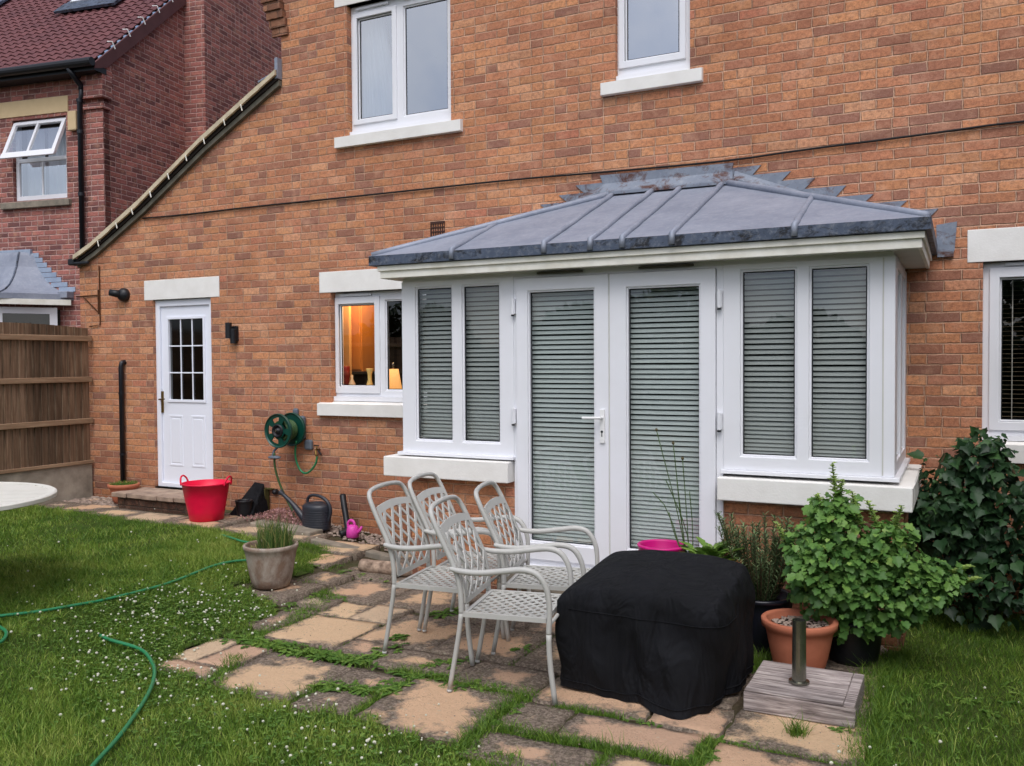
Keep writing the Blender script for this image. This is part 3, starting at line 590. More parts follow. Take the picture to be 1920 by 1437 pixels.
# --- kitchen window
win = MB(); P3 = [(-5.565, -5.125, 1.295, 2.12), (-5.01, -4.4, 1.26, 2.145), (-4.33, -3.95, 1.26, 2.145)]
window_frame(win, -5.61, -3.90, 1.20, 2.235, P3, .075); casement(win, -5.635+.03, -5.065, 1.232, 2.185, P3[0], .075)
W = win.build('window', M['upvc'], house, bevel=.004)
gaskets([(a_+0.014, b_-0.014, c_+0.014, d_-0.014) for a_, b_, c_, d_ in P3], .099, W)
pane_mb(P3, .10).build('pane', M['glass'], W)
MB().box(-5.53, -5.16, .05, .075, 2.195, 2.218).build('trickle_vent', M['upvc'], W)
sillbox(-5.757, -3.93, 1.01, 1.15).build('sill', M['cast_stone'], W, bevel=.004)
MB().box(-5.61, -3.90, .035, .15, 1.155, 1.20).build('subsill', M['upvc'], W)
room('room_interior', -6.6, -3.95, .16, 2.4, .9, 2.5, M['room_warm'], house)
# --- right hand window
win = MB(); P4 = [(.235, .70, 1.095, 2.11), (.80, 1.25, 1.095, 2.11)]
window_frame(win, .13, 1.33, 1.0, 2.22, P4, .06); casement(win, .172, .76, 1.035, 2.18, P4[0], .06)
W = win.build('window', M['upvc'], house, bevel=.004)
gaskets([(a_+0.014, b_-0.014, c_+0.014, d_-0.014) for a_, b_, c_, d_ in P4], .089, W)
pane_mb(P4, .09).build('pane', M['glass'], W)
MB().box(.27, .62, .035, .06, 2.19, 2.212).build('trickle_vent', M['upvc'], W)
sillbox(.15, 1.46, .815, .965).build('sill', M['cast_stone'], W, bevel=.004)
MB().box(.13, 1.33, .02, .13, .965, 1.0).build('subsill', M['upvc'], W)
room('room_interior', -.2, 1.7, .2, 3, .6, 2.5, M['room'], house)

# --- back door
fr = MB().plate(-8.11, -7.225, .15, 2.25, [(-8.045, -7.29, .20, 2.175)], .035, .105, XZ)
D = fr.build('door', M['upvc_door'], house, bevel=.006)
lf = MB(); GX0, GX1, GZ0, GZ1 = -7.925, -7.40, 1.135, 2.03
lf.plate(-8.043, -7.292, .202, 2.173, [(GX0, GX1, GZ0, GZ1)], .058, .10, XZ)
lf.plate(GX0-.03, GX1+.03, GZ0-.03, GZ1+.03, [(GX0, GX1, GZ0, GZ1)], .046, .0585, XZ)
for i in (1, 2):
    x = GX0+(GX1-GX0)*i/3; lf.box(x-.007, x+.007, .060, .072, GZ0, GZ1); z = GZ0+(GZ1-GZ0)*i/3; lf.box(GX0, GX1, .061, .071, z-.007, z+.007)
def raised_panel(mb, x0, x1, z0, z1, y):
    b = .022
    mb.plate(x0, x1, z0, z1, [(x0+b, x1-b, z0+b, z1-b)], y-.005, y+.002, XZ); mb.box(x0+b*1.8, x1-b*1.8, y-.004, y+.002, z0+b*1.8, z1-b*1.8)
for (x0, x1) in ((-7.94, -7.73), (-7.60, -7.39)): raised_panel(lf, x0, x1, .39, .96, .058)
L = lf.build('door_leaf', M['upvc_door'], D, bevel=.004)
pane_mb([(GX0, GX1, GZ0, GZ1)], .075).build('pane', M['glass_obscure'], D)
MB().box(-8.060, -8.02, .040, .058, .985, 1.225).tube([(-8.04, .045, 1.135), (-8.04, .005, 1.135), (-7.95, .0, 1.14)], .009, 8).build('handle', M['brass'], D, bevel=.003)
MB().box(-8.12, -7.215, .0, .11, .115, .15).build('threshold', M['upvc'], D)
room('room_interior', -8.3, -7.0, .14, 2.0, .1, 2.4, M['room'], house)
# brick step
st = MB().box(-8.22, -7.1, -.42, .0, -.10, .085); bs = st.build('doorstep', M['brick_dark'], house, uv=True, bevel=.006, merge=False)
tp = MB()
for i in range(5): tp.box(-8.27+i*.236, -8.27+i*.236+.228, -.46+.01*math.sin(i*2), -.005, .088, .138)
tp.build('coping', simple('step_slab', S(172, 150, 132), .9, .15, .8, 9, S(120, 104, 94), .004, 60), bs, bevel=.008)

# --- air bricks in the wall
ab = MB().plate(-4.43, -4.275, 2.70, 2.845, [(-4.42+.0245*i+.004, -4.42+.0245*i+.019, 2.715+.04*j, 2.715+.04*j+.03) for i in range(6) for j in range(3)], -.008, .012, XZ)
ab.build('air_brick', simple('brown_airbrick', S(72, 50, 44), .8, .2), house)
MB().box(-4.428, -4.277, .004, .010, 2.702, 2.843).build('air_brick_backing', M['dark_frame'], house)

# --- garden bay
BX0, BX1, BY = -3.94, -.36, -1.222
bw = MB()
bw.plate(BX0+.06, -2.955, -.45, .66, [], BY+.03, BY+.14, XZ); bw.plate(-1.42, BX1-.0+.05, -.45, .66, [], BY+.03, BY+.14, XZ)
bw.box(BX1-.05, BX1+.05, BY+.14, 0, -.45, .66); bw.box(BX0+.06, BX0+.16, BY+.14, 0, -.45, .66); bw.box(-2.955, -1.42, BY+.05, BY+.14, -.45, -.08)
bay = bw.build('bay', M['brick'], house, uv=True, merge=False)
YZr = lambda a, b, d: (BX1-d, a, b)       # right return: a runs along Y, d inwards
YZl = lambda a, b, d: (BX0+d, a, b)
# left front window
win = MB(); PL = [(-3.815, -3.48, .925, 2.125), (-3.395, -3.068, .925, 2.125)]
window_frame(win, BX0, -2.955, .835, 2.17, PL, BY); W = win.build('window', M['upvc'], bay, bevel=.005)
gaskets([(a_+0.014, b_-0.014, c_+0.014, d_-0.014) for a_, b_, c_, d_ in PL], BY+.027, bay)
pane_mb(PL, BY+.03).build('pane', M['glass'], bay)
win = MB(); PR = [(-1.293, -.937, .91, 2.13), (-.862, -.508, .91, 2.13)]
window_frame(win, -1.405, BX1, .82, 2.17, PR, BY); W = win.build('window', M['upvc'], bay, bevel=.005)
gaskets([(a_+0.014, b_-0.014, c_+0.014, d_-0.014) for a_, b_, c_, d_ in PR], BY+.027, bay)
pane_mb(PR, BY+.03).build('pane', M['glass'], bay)
# returns
win = MB(); PS = [(-1.02, -.64, .90, 2.11), (-.54, -.15, .90, 2.11)]
window_frame(win, BY+.07, -.0, .82, 2.17, PS, 0, YZr); W = win.build('window', M['upvc'], bay, bevel=.004)
gaskets([(a_+.014, b_-.014, c_+.014, d_-.014) for a_, b_, c_, d_ in PS], .026, bay, YZr)
pane_mb(PS, .03, YZr).build('pane', M['glass'], bay)
win = MB(); window_frame(win, BY+.07, -.0, .835, 2.17, PS, 0, YZl); W = win.build('window', M['upvc'], bay, bevel=.004)
pane_mb(PS, .03, YZl).build('pane', M['glass'], bay)
# corner joint strips
MB().box(-.432, -.424, BY-.004, BY+.01, .83, 2.16).build('corner_joint', M['soffit'], bay)
# inner sills and stone sills
MB().box(BX0-.03, -2.945, BY-.035, BY+.05, .812, .836).build('subsill', M['upvc'], bay, bevel=.003)
MB().box(-1.415, BX1+.03, BY-.035, BY+.05, .796, .820).box(BX1-.02, BX1+.03, BY+.05, 0, .796, .820).build('subsill', M['upvc'], bay, bevel=.003)
MB().box(-4.07, -2.965, BY-.085, BY+.16, .645, .80).box(-4.07, -3.84, BY+.16, 0, .645, .80).build('stone_sill', M['cast_stone'], bay, bevel=.007)
MB().box(-1.425, -.255, BY-.085, BY+.16, .625, .775).box(-.50, -.255, BY+.16, 0, .625, .775).build('stone_sill', M['cast_stone'], bay, bevel=.007)
# French doors
fd = MB().plate(-2.955, -1.405, .05, 2.17, [(-2.925, -1.45, .09, 2.15)], BY+.005, BY+.075, XZ)
FD = fd.build('french_door', M['upvc'], bay, bevel=.004)
PD = [(-2.83, -2.305, .215, 2.055), (-2.072, -1.553, .22, 2.05)]
for (x0, x1, pn) in ((-2.923, -2.203, PD[0]), (-2.193, -1.452, PD[1])):
    lf = MB(); lf.plate(x0, x1, .092, 2.148, [pn], BY-.02, BY+.05, XZ); lf.plate(pn[0]-.002, pn[1]+.002, pn[2]-.002, pn[3]+.002, [(pn[0]+.012, pn[1]-.012, pn[2]+.012, pn[3]-.012)], BY-.008, BY+.02, XZ)
    lf.build('door_leaf', M['upvc'], FD, bevel=.005)
MB().box(-2.204, -2.192, BY-.012, BY+.04, .092, 2.148).build('meeting_gap', M['soffit'], FD)
gaskets([(a_+0.012, b_-0.012, c_+0.012, d_-0.012) for a_, b_, c_, d_ in PD], BY+.019, FD)
pane_mb(PD, BY+.022).build('pane', M['glass'], FD)
MB().box(-2.262, -2.228, BY-.034, BY-.02, .965, 1.20).tube([(-2.245, BY-.03, 1.143), (-2.245, BY-.07, 1.143), (-2.38, BY-.075, 1.141)], .010, 8).build('handle', M['white_paint'], FD, bevel=.004)
MB().tube([(-2.247, BY-.036, 1.045), (-2.247, BY-.0335, 1.045)], .009, 10).box(-2.250, -2.244, BY-.036, BY-.0335, 1.01, 1.04).build('keyhole', M['dark_frame'], FD)
for x in (-2.944, -1.424):
    for z in (1.945, 1.14):
        MB().box(x-.016, x+.016, BY-.030, BY+.0, z-.055, z+.055).tube([(x, BY-.032, z-.06), (x, BY-.032, z+.06)], .011, 8).build('hinge', M['upvc'], FD, bevel=.003)
        MB().box(x-.012, x+.012, BY-.034, BY-.028, z-.072, z-.060).build('hinge_pin', M['dark_frame'], FD)
MB().box(-2.96, -1.40, BY-.07, BY+.1, .02, .052).build('threshold', M['upvc'], FD, bevel=.004)
MB().box(-3.0, -1.36, BY-.12, BY+.06, -.12, .018).build('doorstep', M['stone_grey'], FD, bevel=.01)
for x0, x1 in ((-2.75, -2.40), (-1.98, -1.60)): MB().box(x0, x1, BY-.025, BY+.0, 2.172, 2.186).build('trickle_vent', simple('shaded_vent', S(96, 94, 88), .7, .2), FD)  # soffit shadow is painted into the dark vent colour
# eaves: fascia, soffit, head beam
MB().box(-4.03, -.21, -1.382, -1.36, 2.19, 2.285).box(-4.03, -4.008, -1.36, 0, 2.19, 2.285).box(-.232, -.21, -1.36, 0, 2.19, 2.285).build('fascia', M['fascia'], bay, bevel=.003)
MB().box(-4.045, -.195, -1.398, -1.382, 2.245, 2.285).box(-.21, -.195, -1.382, 0, 2.245, 2.285).box(-4.045, -4.03, -1.382, 0, 2.245, 2.285).build('fascia_moulding', M['fascia'], bay, bevel=.003)
MB().box(-4.008, -.232, -1.36, 0, 2.196, 2.206).build('soffit', M['soffit'], bay)
MB().box(BX0+.01, BX1-.01, BY+.01, -.02, 2.17, 2.196).build('head_beam', M['upvc'], bay)
# lead roof: hipped against the wall
EX0, EX1, EYY, EZ, RX0, RX1, RZ = -4.11, -.16, -1.422, 2.362, -2.61, -1.68, 2.94
rf = MB(); n = 1
def sag(p): return p
def rp(x, t): return (x, EYY*(1-t), EZ+(RZ-EZ)*t)
V = [(EX0, EYY, EZ), (EX1, EYY, EZ), (RX1, -.002, RZ), (RX0, -.002, RZ), (EX0, -.002, EZ), (EX1, -.002, EZ)]
rf.add(V, [(0, 1, 2, 3), (0, 3, 4), (1, 5, 2)])
bl = [(x, y, 2.288) for x, y, _ in V[:2]]+[(EX1, -.002, 2.288), (EX0, -.002, 2.288)]
roof = rf.build('bay_roof', M['lead'], bay)
MB().box(EX0, EX1, EYY, EYY+.03, 2.288, EZ).box(EX0, EX0+.03, EYY+.03, -.002, 2.288, EZ).box(EX1-.03, EX1, EYY+.03, -.002, 2.288, EZ).box(EX0+.03, EX1-.03, EYY+.03, -.002, 2.286, 2.292).build('lead_edge', M['lead_edge'], roof, bevel=.012, segs=3)
def jig(p, q, n=10, a=.004):
    p, q = Vector(p), Vector(q); return [tuple(p.lerp(q, i/n)+Vector((random.uniform(-a, a), random.uniform(-a, a)*.4, random.uniform(-a, a)*.6)) if 0 < i < n else p.lerp(q, i/n)) for i in range(n+1)]
for x in (-2.61, -2.262, -2.032, -1.691):
    MB().tube([(x, EYY-.004, 2.30)]+jig((x, EYY-.002, EZ+.008), (x, -.03, RZ+.002)), .021, 10).build('roof_roll', M['lead'], roof, smooth=True)
for x, t in ((-3.36, .5), (-.92, .5)):
    MB().tube([(x, EYY-.004, 2.30)]+jig((x, EYY-.002, EZ+.008), rp(x, t)), .021, 10).build('roof_roll', M['lead'], roof, smooth=True)
MB().tube(jig((EX0+.02, EYY+.02, EZ+.006), (RX0, -.03, RZ+.005)), .026, 10).build('hip_roll', M['lead'], roof, smooth=True)
MB().tube(jig((EX1-.02, EYY+.02, EZ+.006), (RX1, -.03, RZ+.005)), .026, 10).build('hip_roll', M['lead'], roof, smooth=True)
# stepped flashing on the wall
R_ = [(-1.613, 3.095), (-1.39, 3.055), (-1.17, 2.99), (-.994, 2.915), (-.765, 2.84), (-.58, 2.765), (-.364, 2.69), (-.15, 2.615)]
Lt = [(-2.736, 3.106), (-2.961, 3.045), (-3.111, 2.975), (-3.29, 2.905), (-3.48, 2.82), (-3.67, 2.725), (-3.86, 2.64)]
fm = MB()
for i in range(1, len(R_)):
    xp, x, z = R_[i-1][0], R_[i][0], R_[i][1]; zn = z-.078; e1, e2 = random.uniform(-.006, .006), random.uniform(-.012, .012)
    fm.prism([(xp-.16, z+e1), (x+e2, z+e1), (x-.085, zn), (xp-.16, zn-.05)], -.010-.0011*(i % 2), -.002, XZ)
for i in range(1, len(Lt)):
    xp, x, z = Lt[i-1][0], Lt[i][0], Lt[i][1]; zn = z-.078; e1, e2 = random.uniform(-.006, .006), random.uniform(-.012, .012)
    fm.prism([(x+e2, z+e1), (xp+.16, z+e1), (xp+.16, zn-.05), (x+.085, zn)], -.010-.0011*(i % 2), -.002, XZ)
fm.prism([(-1.66, 3.00), (-1.68, 2.86), (-.18, 2.28), (-.18, 2.46)], -.0145, -.003, XZ).prism([(-2.64, 3.02), (-3.95, 2.50), (-4.05, 2.36), (-2.61, 2.86)], -.0145, -.003, XZ)
fm.prism([(-2.736, 3.106), (-2.66, 2.90), (-1.66, 2.90), (-1.613, 3.095)], -.018, -.0035, XZ)
fm.prism([(-.168, 2.50), (-.035, 2.515), (-.05, 2.31), (-.165, 2.31)], -.012, -.001, XZ).prism([(-.16, 2.31), (-.055, 2.31), (-.055, 2.268), (-.16, 2.268)], -.03, -.001, XZ)
fm.build('stepped_flashing', M['lead_flash'], roof)
MB().add([(-2.72, -.085, 2.955), (-1.60, -.085, 2.950), (-1.62, -.012, 3.035), (-2.70, -.012, 3.04), (-2.72, -.085, 2.925), (-1.60, -.085, 2.92), (-1.62, -.002, 2.93), (-2.70, -.002, 2.93)], [(0, 1, 2, 3), (0, 4, 5, 1), (1, 5, 6, 2), (0, 3, 7, 4)]).build('apron_flashing', M['lead_flash'], roof, bevel=.008)
for s, p0, p1 in ((-1, (-2.70, -.05, 2.96), (-3.3, -.03, 2.72)), (1, (-1.60, -.05, 2.955), (-1.05, -.03, 2.745))):
    (xa, _, za), (xb, _, zb) = p0, p1
    MB().add([(xa, -.075, za+.01), (xb, -.05, zb), (xb, -.012, zb+.06), (xa, -.0145, za+.075), (xa, -.075, za-.05), (xb, -.05, zb-.05)], [(0, 1, 2, 3), (0, 4, 5, 1)]).build('apron_flashing', M['lead_flash'], roof)
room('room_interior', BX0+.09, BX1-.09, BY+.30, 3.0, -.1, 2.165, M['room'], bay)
MB().box(BX0+.09, BX1-.09, BY+.08, BY+.30, -.12, -.1).box(BX0+.09, -2.96, BY+.14, BY+.3, .76, .79).box(-1.42, BX1-.09, BY+.14, BY+.3, .76, .79).build('inner_sill', M['room'], bay)

# --- venetian blinds behind the bay glass
def blind(x0, x1, z0, z1, y, label, mp=XZ, pitch0=.0355, pitch1=.024):
    t = thing('venetian_blind', label, 'blind', mp((x0+x1)/2, z0, y), 0, 'pale venetian blinds in the garden bay')
    s_ = MB(); z = z1-.03; H = z1-z0
    while z > z0+.03:
        f = (z1-z)/H; pt = pitch0 if f < .55 else pitch0+(pitch1-pitch0)*(f-.55)/.45
        wd = .0072; dz = .0132; n = 10
        j = random.uniform(-.0012, .0012); bow = random.uniform(-.0015, .0015)
        pts = []
        for i in range(n+1):
            u = i/n; b = bow*math.sin(PI*u)+j
            pts += [mp(x0+(x1-x0)*u, z-dz+b, y-wd), mp(x0+(x1-x0)*u, z+.0035+b, y+.0), mp(x0+(x1-x0)*u, z+dz+b, y+wd)]
        s_.add(pts, [(3*i+a, 3*i+3+a, 3*i+4+a, 3*i+1+a) for i in range(n) for a in (0, 1)])
        z -= pt
    s_.build('slats', M['slat_door'] if z0 < .5 else M['slat'], t, merge=False)
    MB().box(x0, x1, -.018, .018, z1-.035, z1, lambda a, d, b: mp(a, b, y+d)).build('head_rail', M['slat'], t)
    MB().box(x0, x1, -.014, .014, z0+.004, z0+.024, lambda a, d, b: mp(a, b, y+d)).build('bottom_rail', M['slat'], t)
YB = BY+.075
blind(-3.86, -3.445, .885, 2.155, YB+.02, 'venetian blind in the left pane of the window left of the garden doors')
blind(-3.43, -3.03, .885, 2.155, YB+.02, 'venetian blind in the pane next to the left garden door')
blind(-2.855, -2.28, .15, 2.10, YB, 'long venetian blind in the left garden door behind the chairs')
blind(-2.10, -1.525, .15, 2.10, YB, 'long venetian blind in the right garden door behind the tall stems')
blind(-1.325, -.905, .865, 2.155, YB+.02, 'venetian blind in the pane just right of the garden doors')
blind(-.895, -.47, .865, 2.155, YB+.02, 'venetian blind in the front pane at the right corner of the bay')
blind(BY+.16, -.58, .865, 2.155, .09, 'narrow edge-on venetian blind in the right side return of the bay', YZr)
# net curtain upstairs
cm = MB(); n = 90; xs_ = np.linspace(-5.36, -4.90, n)
rows = [(4.95, 0), (4.5, .0), (4.2, .01), (3.86, .02)]
for zi, (z, dx) in enumerate(rows):
    for i, x in enumerate(xs_): cm.v.append((x+(dx*2 if i > n*.8 else 0), .2+.03*math.sin(i*.9)+.012*math.sin(i*.37), z))
for zi in range(len(rows)-1):
    for i in range(n-1): cm.f.append((zi*n+i, zi*n+i+1, (zi+1)*n+i+1, (zi+1)*n+i)); cm.t.append(.5)
# the free edge is drawn back towards the top
for zi, fx in enumerate((.62, .80, .92, 1.0)):
    for i in range(n):
        x, y, z = cm.v[zi*n+i]; cm.v[zi*n+i] = (-5.36+(x+5.36)*fx, y, z)
tag(cm.build('net_curtain', M['curtain'], smooth=True, merge=False), 'white net curtain hanging inside the left pane of the upstairs window', 'curtain')
# blind in right hand window (dark room, thin slats and cords)
t = thing('venetian_blind', 'dark half open slatted blind inside the window at the right edge', 'blind', (.7, .2, 1.05))
s_ = MB()
for i in range(34): s_.add([(.18, .17, 2.15-i*.032), (1.3, .17, 2.15-i*.032), (1.3, .195, 2.153-i*.032), (.18, .195, 2.153-i*.032)], [(0, 1, 2, 3)])
s_.build('slats', simple('brown_slats', S(120, 104, 84), .5, .3), t, merge=False)
s_ = MB()
for x in (.32, .62, .92, 1.2): s_.box(x-.003, x+.003, .162, .168, 1.05, 2.16)
s_.build('cords', simple('blind_cord', S(180, 175, 165)), t, merge=False)

# --- things in the lit kitchen window
MB_ = MB
t = thing('table_lamp', 'small table lamp with tapered glowing cream shade on the kitchen window ledge', 'lamp', (-5.05, .30, 1.2))
MB().lathe([(.085, 1.27), (.05, 1.47)], (-5.09, .33, 0), 24).build('lamp_shade', M['shade'], t, smooth=True)
MB().lathe([(.04, 1.2), (.045, 1.215), (.012, 1.225), (.012, 1.50), (.018, 1.52), (.001, 1.54)], (-5.09, .33, 0), 12).build('lamp_stand', M['chrome'], t, smooth=True)
ll = bpy.data.lights.new('kitchen_lamp', 'POINT'); ll.energy = 24; ll.color = (1, .58, .26); ll.shadow_soft_size = .08
lo = bpy.data.objects.new('kitchen_lamp', ll); col.objects.link(lo); lo.location = (-5.35, .24, 2.38)
tag(MB().box(-5.98, -5.60, .50, .95, 1.44, 2.49).box(-5.97, -5.80, .480, .50, 1.46, 2.47).box(-5.79, -5.61, .480, .50, 1.46, 2.47).build('wall_cupboard', M['wood_cab'], bevel=.006), 'honey coloured wall cupboard lit warm inside the kitchen window', 'cupboard')
tag(MB().box(-5.86, -5.645, .34, .38, 1.30, 2.49).build('kitchen_curtain', simple('warm_curtain', S(240, 186, 116), .9, .1)), 'pale orange curtain at the left inside the kitchen window', 'curtain')
tag(MB().lathe([(.03, 1.2), (.038, 1.23), (.036, 1.32), (.012, 1.37), (.012, 1.41)], (-5.56, .27, 0), 16).build('soap_bottle', simple('cream_bottle', S(222, 190, 150)), smooth=True), 'pale bottle at the left on the kitchen window ledge', 'bottle')
tag(MB().lathe([(.045, 1.2), (.05, 1.26), (.02, 1.36), (.022, 1.42), (.038, 1.47), (.038, 1.475), (.015, 1.40)], (-5.33, .26, 0), 16).build('flared_vase', simple('yellow_vase', S(230, 200, 120)), smooth=True), 'yellow vase with flared neck in the middle of the kitchen window ledge', 'vase')
tag(MB().box(-5.46, -5.22, .20, .24, 1.2, 1.305).build('red_mug_row', simple('red_mugs', S(190, 60, 40), .4, .5, 1, 25, S(230, 180, 140)), bevel=.01), 'short red and white tray in front of the yellow vase', 'tray')
tag(MB().lathe([(.04, 1.2), (.045, 1.36), (.045, 1.38), (.05, 1.39), (.05, 1.49), (.045, 1.5)], (-5.66, .29, 0), 16).build('red_tin', simple('dark_red_tin', S(150, 40, 30), .4, .5), smooth=True), 'dark red tin standing beside the lit curtain in the kitchen window', 'tin')

# ================================================================== THINGS ON THE WALL
cpts = [(-8.224, 3.172), (-7.6, 3.160), (-6.567, 3.166), (-5.462, 3.157), (-4.471, 3.154), (-3.576, 3.152), (-2.765, 3.132), (-2.2, 3.120), (-1.613, 3.114), (-1.111, 3.136), (-.366, 3.149), (.372, 3.172), (3.5, 3.16), (5.9, 3.15)]
cc = [(x, -.018, z) for x, z in cpts]
tag(MB().tube(cc, .0085, 8, smooth=1).build('cable', M['cable'], smooth=True), 'black cable strung right across the brick wall above the bay roof', 'cable')
t = thing('wall_lamp', 'small black up and down lamp right of the white door', 'wall lamp', (-6.89, 0, 1.86))
MB().tube([(-6.90, -.075, 1.80), (-6.90, -.075, 1.965)], .034, 20).build('lamp_tube', M['black_plastic'], t)
MB().tube([(-6.86, -.05, 1.745), (-6.86, -.05, 1.90)], .032, 20).box(-6.90, -6.83, -.03, 0, 1.77, 1.93).build('lamp_base', M['black_plastic'], t, bevel=.003)
t = thing('motion_sensor', 'round black motion sensor with short hood on the wall above the white door', 'sensor', (-8.58, 0, 2.33))
MB().lathe([(.075, 0), (.078, -.03), (.06, -.07), (.0001, -.085)], (-8.545, 0, 2.325), 24, 'y').build('sensor_dome', M['black_plastic'], t, smooth=True)
MB().tube([(-8.56, -.05, 2.33), (-8.66, -.12, 2.35)], [.045, .05, .038], 14).build('sensor_head', M['black_plastic'], t, smooth=True)
t = thing('vent_pipe', 'thin black upright pipe on the wall left of the white door', 'pipe', (-8.585, 0, .1))
MB().tube([(-8.585, -.045, .05), (-8.585, -.045, 1.50), (-8.58, -.04, 1.545), (-8.57, 0, 1.56)], .028, 14).build('pipe', M['black_pipe'], t, smooth=True)
for z in (.5, 1.2): MB().lathe([(.033, z-.012), (.033, z+.012)], (-8.585, -.045, 0), 14).build('clip', M['black_pipe'], t)
t = thing('hanging_bracket', 'thin rusty iron bracket and cable at the left end of the wall above the fence', 'bracket', (-8.99, 0, 2.3))
MB().box(-8.999+.0, -8.985, -.014, 0, 2.12, 2.40).tube([(-8.99, -.01, 2.34), (-9.36, -.02, 2.335)], .007, 6).tube([(-8.99, -.01, 2.135), (-9.24, -.02, 2.33)], .007, 6).build('iron_arm', M['rust'], t)
MB().tube([(-8.965, -.012, 2.68), (-8.965, -.012, 1.995), (-9.14, -.02, 1.975)], .007, 6).build('wire', M['rust'], t)

# hose reel
t = thing('hose_reel', 'dark green hose reel on a grey wall bracket beneath the kitchen window', 'hose reel', (-6.05, 0, .70))
def flange(yc, r, nm, holes):
    mb = MB(); K = 60
    prof = [(r*.97, yc-.012), (r, yc-.006), (r, yc+.008), (r*.94, yc+.012)]
    # disc with kidney openings: radial grid
    rr_ = [.0, .055, .062, .078, .132, r*.92, r]
    for i in range(len(rr_)-1):
        for j in range(K):
            a0, a1 = 2*PI*j/K, 2*PI*(j+1)/K
            if holes and i == 3 and (j % 12) in (2, 3, 4, 5, 6, 7, 8): continue
            off = -.012 if i >= 5 else 0; off0 = -.012 if i >= 6 else 0
            d0 = yc+(.02 if i == 0 else 0)
            for dd, flip in ((d0, 0), (d0+.012, 1)):
                q = [(-6.04+rr_[i]*math.cos(a0), dd, .865+rr_[i]*math.sin(a0)), (-6.04+rr_[i+1]*math.cos(a0), dd+off, .865+rr_[i+1]*math.sin(a0)), (-6.04+rr_[i+1]*math.cos(a1), dd+off, .865+rr_[i+1]*math.sin(a1)), (-6.04+rr_[i]*math.cos(a1), dd, .865+rr_[i]*math.sin(a1))]
                mb.add(q, [(0, 1, 2, 3) if not flip else (3, 2, 1, 0)])
    mb.lathe([(r, yc-.014), (r+.006, yc-.006), (r+.006, yc+.012), (r, yc+.018)], (-6.04, 0, .865), K, 'y', caps=False)
    return mb.build(nm, M['reel'], t)
flange(-.30, .165, 'front_flange', True); flange(-.10, .165, 'rear_flange', False)
mb = MB()
for i in range(6): mb.lathe([(.090+.012*math.cos(a), -.13-.026*i+.012*math.sin(a)) for a in np.linspace(0, 2*PI, 9)], (-6.04, 0, .865), 36, 'y', caps=False)
mb.build('wound_hose', M['hose_dark'], t, smooth=True)
MB().lathe([(.058, -.06), (.066, -.318), (.052, -.322), (.045, -.30), (.03, -.298), (.024, -.325), (.0001, -.328)], (-6.04, 0, .865), 24, 'y').build('hub', M['black_plastic'], t, smooth=True)
MB().lathe([(.012, -.325), (.012, -.335), (.0001, -.336)], (-6.04, 0, .87), 12, 'y').build('hub_bolt', M['chrome'], t)
MB().box(-6.12, -5.93, -.05, 0, .76, 1.0).box(-6.085, -6.02, -.04, 0, 1.0, 1.075).box(-5.94, -5.84, -.04, 0, .655, .76).box(-6.2, -6.13, -.04, 0, .70, .77).build('wall_bracket', M['reel_grey'], t, bevel=.02)
MB().tube([(-6.13, -.16, .72), (-6.13, -.26, .66), (-6.13, -.29, .60)], .012, 8).lathe([(.045, .585), (.06, .592), (.06, .604), (.03, .615)], (-6.10, -.29, 0), 20, sx=1.25, sy=.7).build('hose_guide', M['reel_grey'], t, smooth=True)
tag(MB().tube([(-6.10, -.29, .64), (-6.11, -.28, .50), (-6.09, -.24, .34), (-6.02, -.22, .18), (-5.93, -.22, .06), (-5.88, -.24, -.04)], .011, 10, smooth=2).build('hose', M['hose_dark'], smooth=True), 'dull green hose hanging straight down from the reel guide', 'hose')
tag(MB().tube([(-5.98, -.10, .75), (-6.02, -.08, .62), (-6.0, -.07, .50), (-5.93, -.07, .42), (-5.85, -.07, .43), (-5.76, -.07, .52), (-5.74, -.075, .60)], .011, 10, smooth=2).build('hose', M['hose'], smooth=True), 'bright green hose looped from the reel up to the wall tap', 'hose')
t = thing('garden_tap', 'small brass garden tap on the wall beneath the kitchen window', 'tap', (-5.77, 0, .65))
MB().tube([(-5.77, 0, .665), (-5.77, -.06, .665), (-5.755, -.075, .62), (-5.74, -.075, .60)], .011, 10).tube([(-5.765, -.05, .665), (-5.765, -.05, .70)], .007, 8).build('tap_body', M['brass'], t, smooth=True)
MB().box(-5.80, -5.735, -.056, -.044, .70, .712).tube([(-5.77, -.03, .665), (-5.70, -.06, .62)], .009, 8).build('tap_handle', M['black_plastic'], t, bevel=.004)
tag(MB().box(-6.49, -6.42, -.085, -.015, gz(-6.45)-.05, .235).box(-6.50, -6.36, -.05, 0, .222, .236).build('short_post', M['post'], bevel=.006), 'short mossy wooden post against the wall below the hose reel', 'post')
tag(MB().lathe([(.028, 0), (.028, -.03), (.02, -.05), (.0001, -.055)], (-6.335, 0, .20), 14, 'y').build('outlet_cap', M['black_plastic'], smooth=True), 'small round black outlet cap on the wall behind the hanging hose', 'pipe')

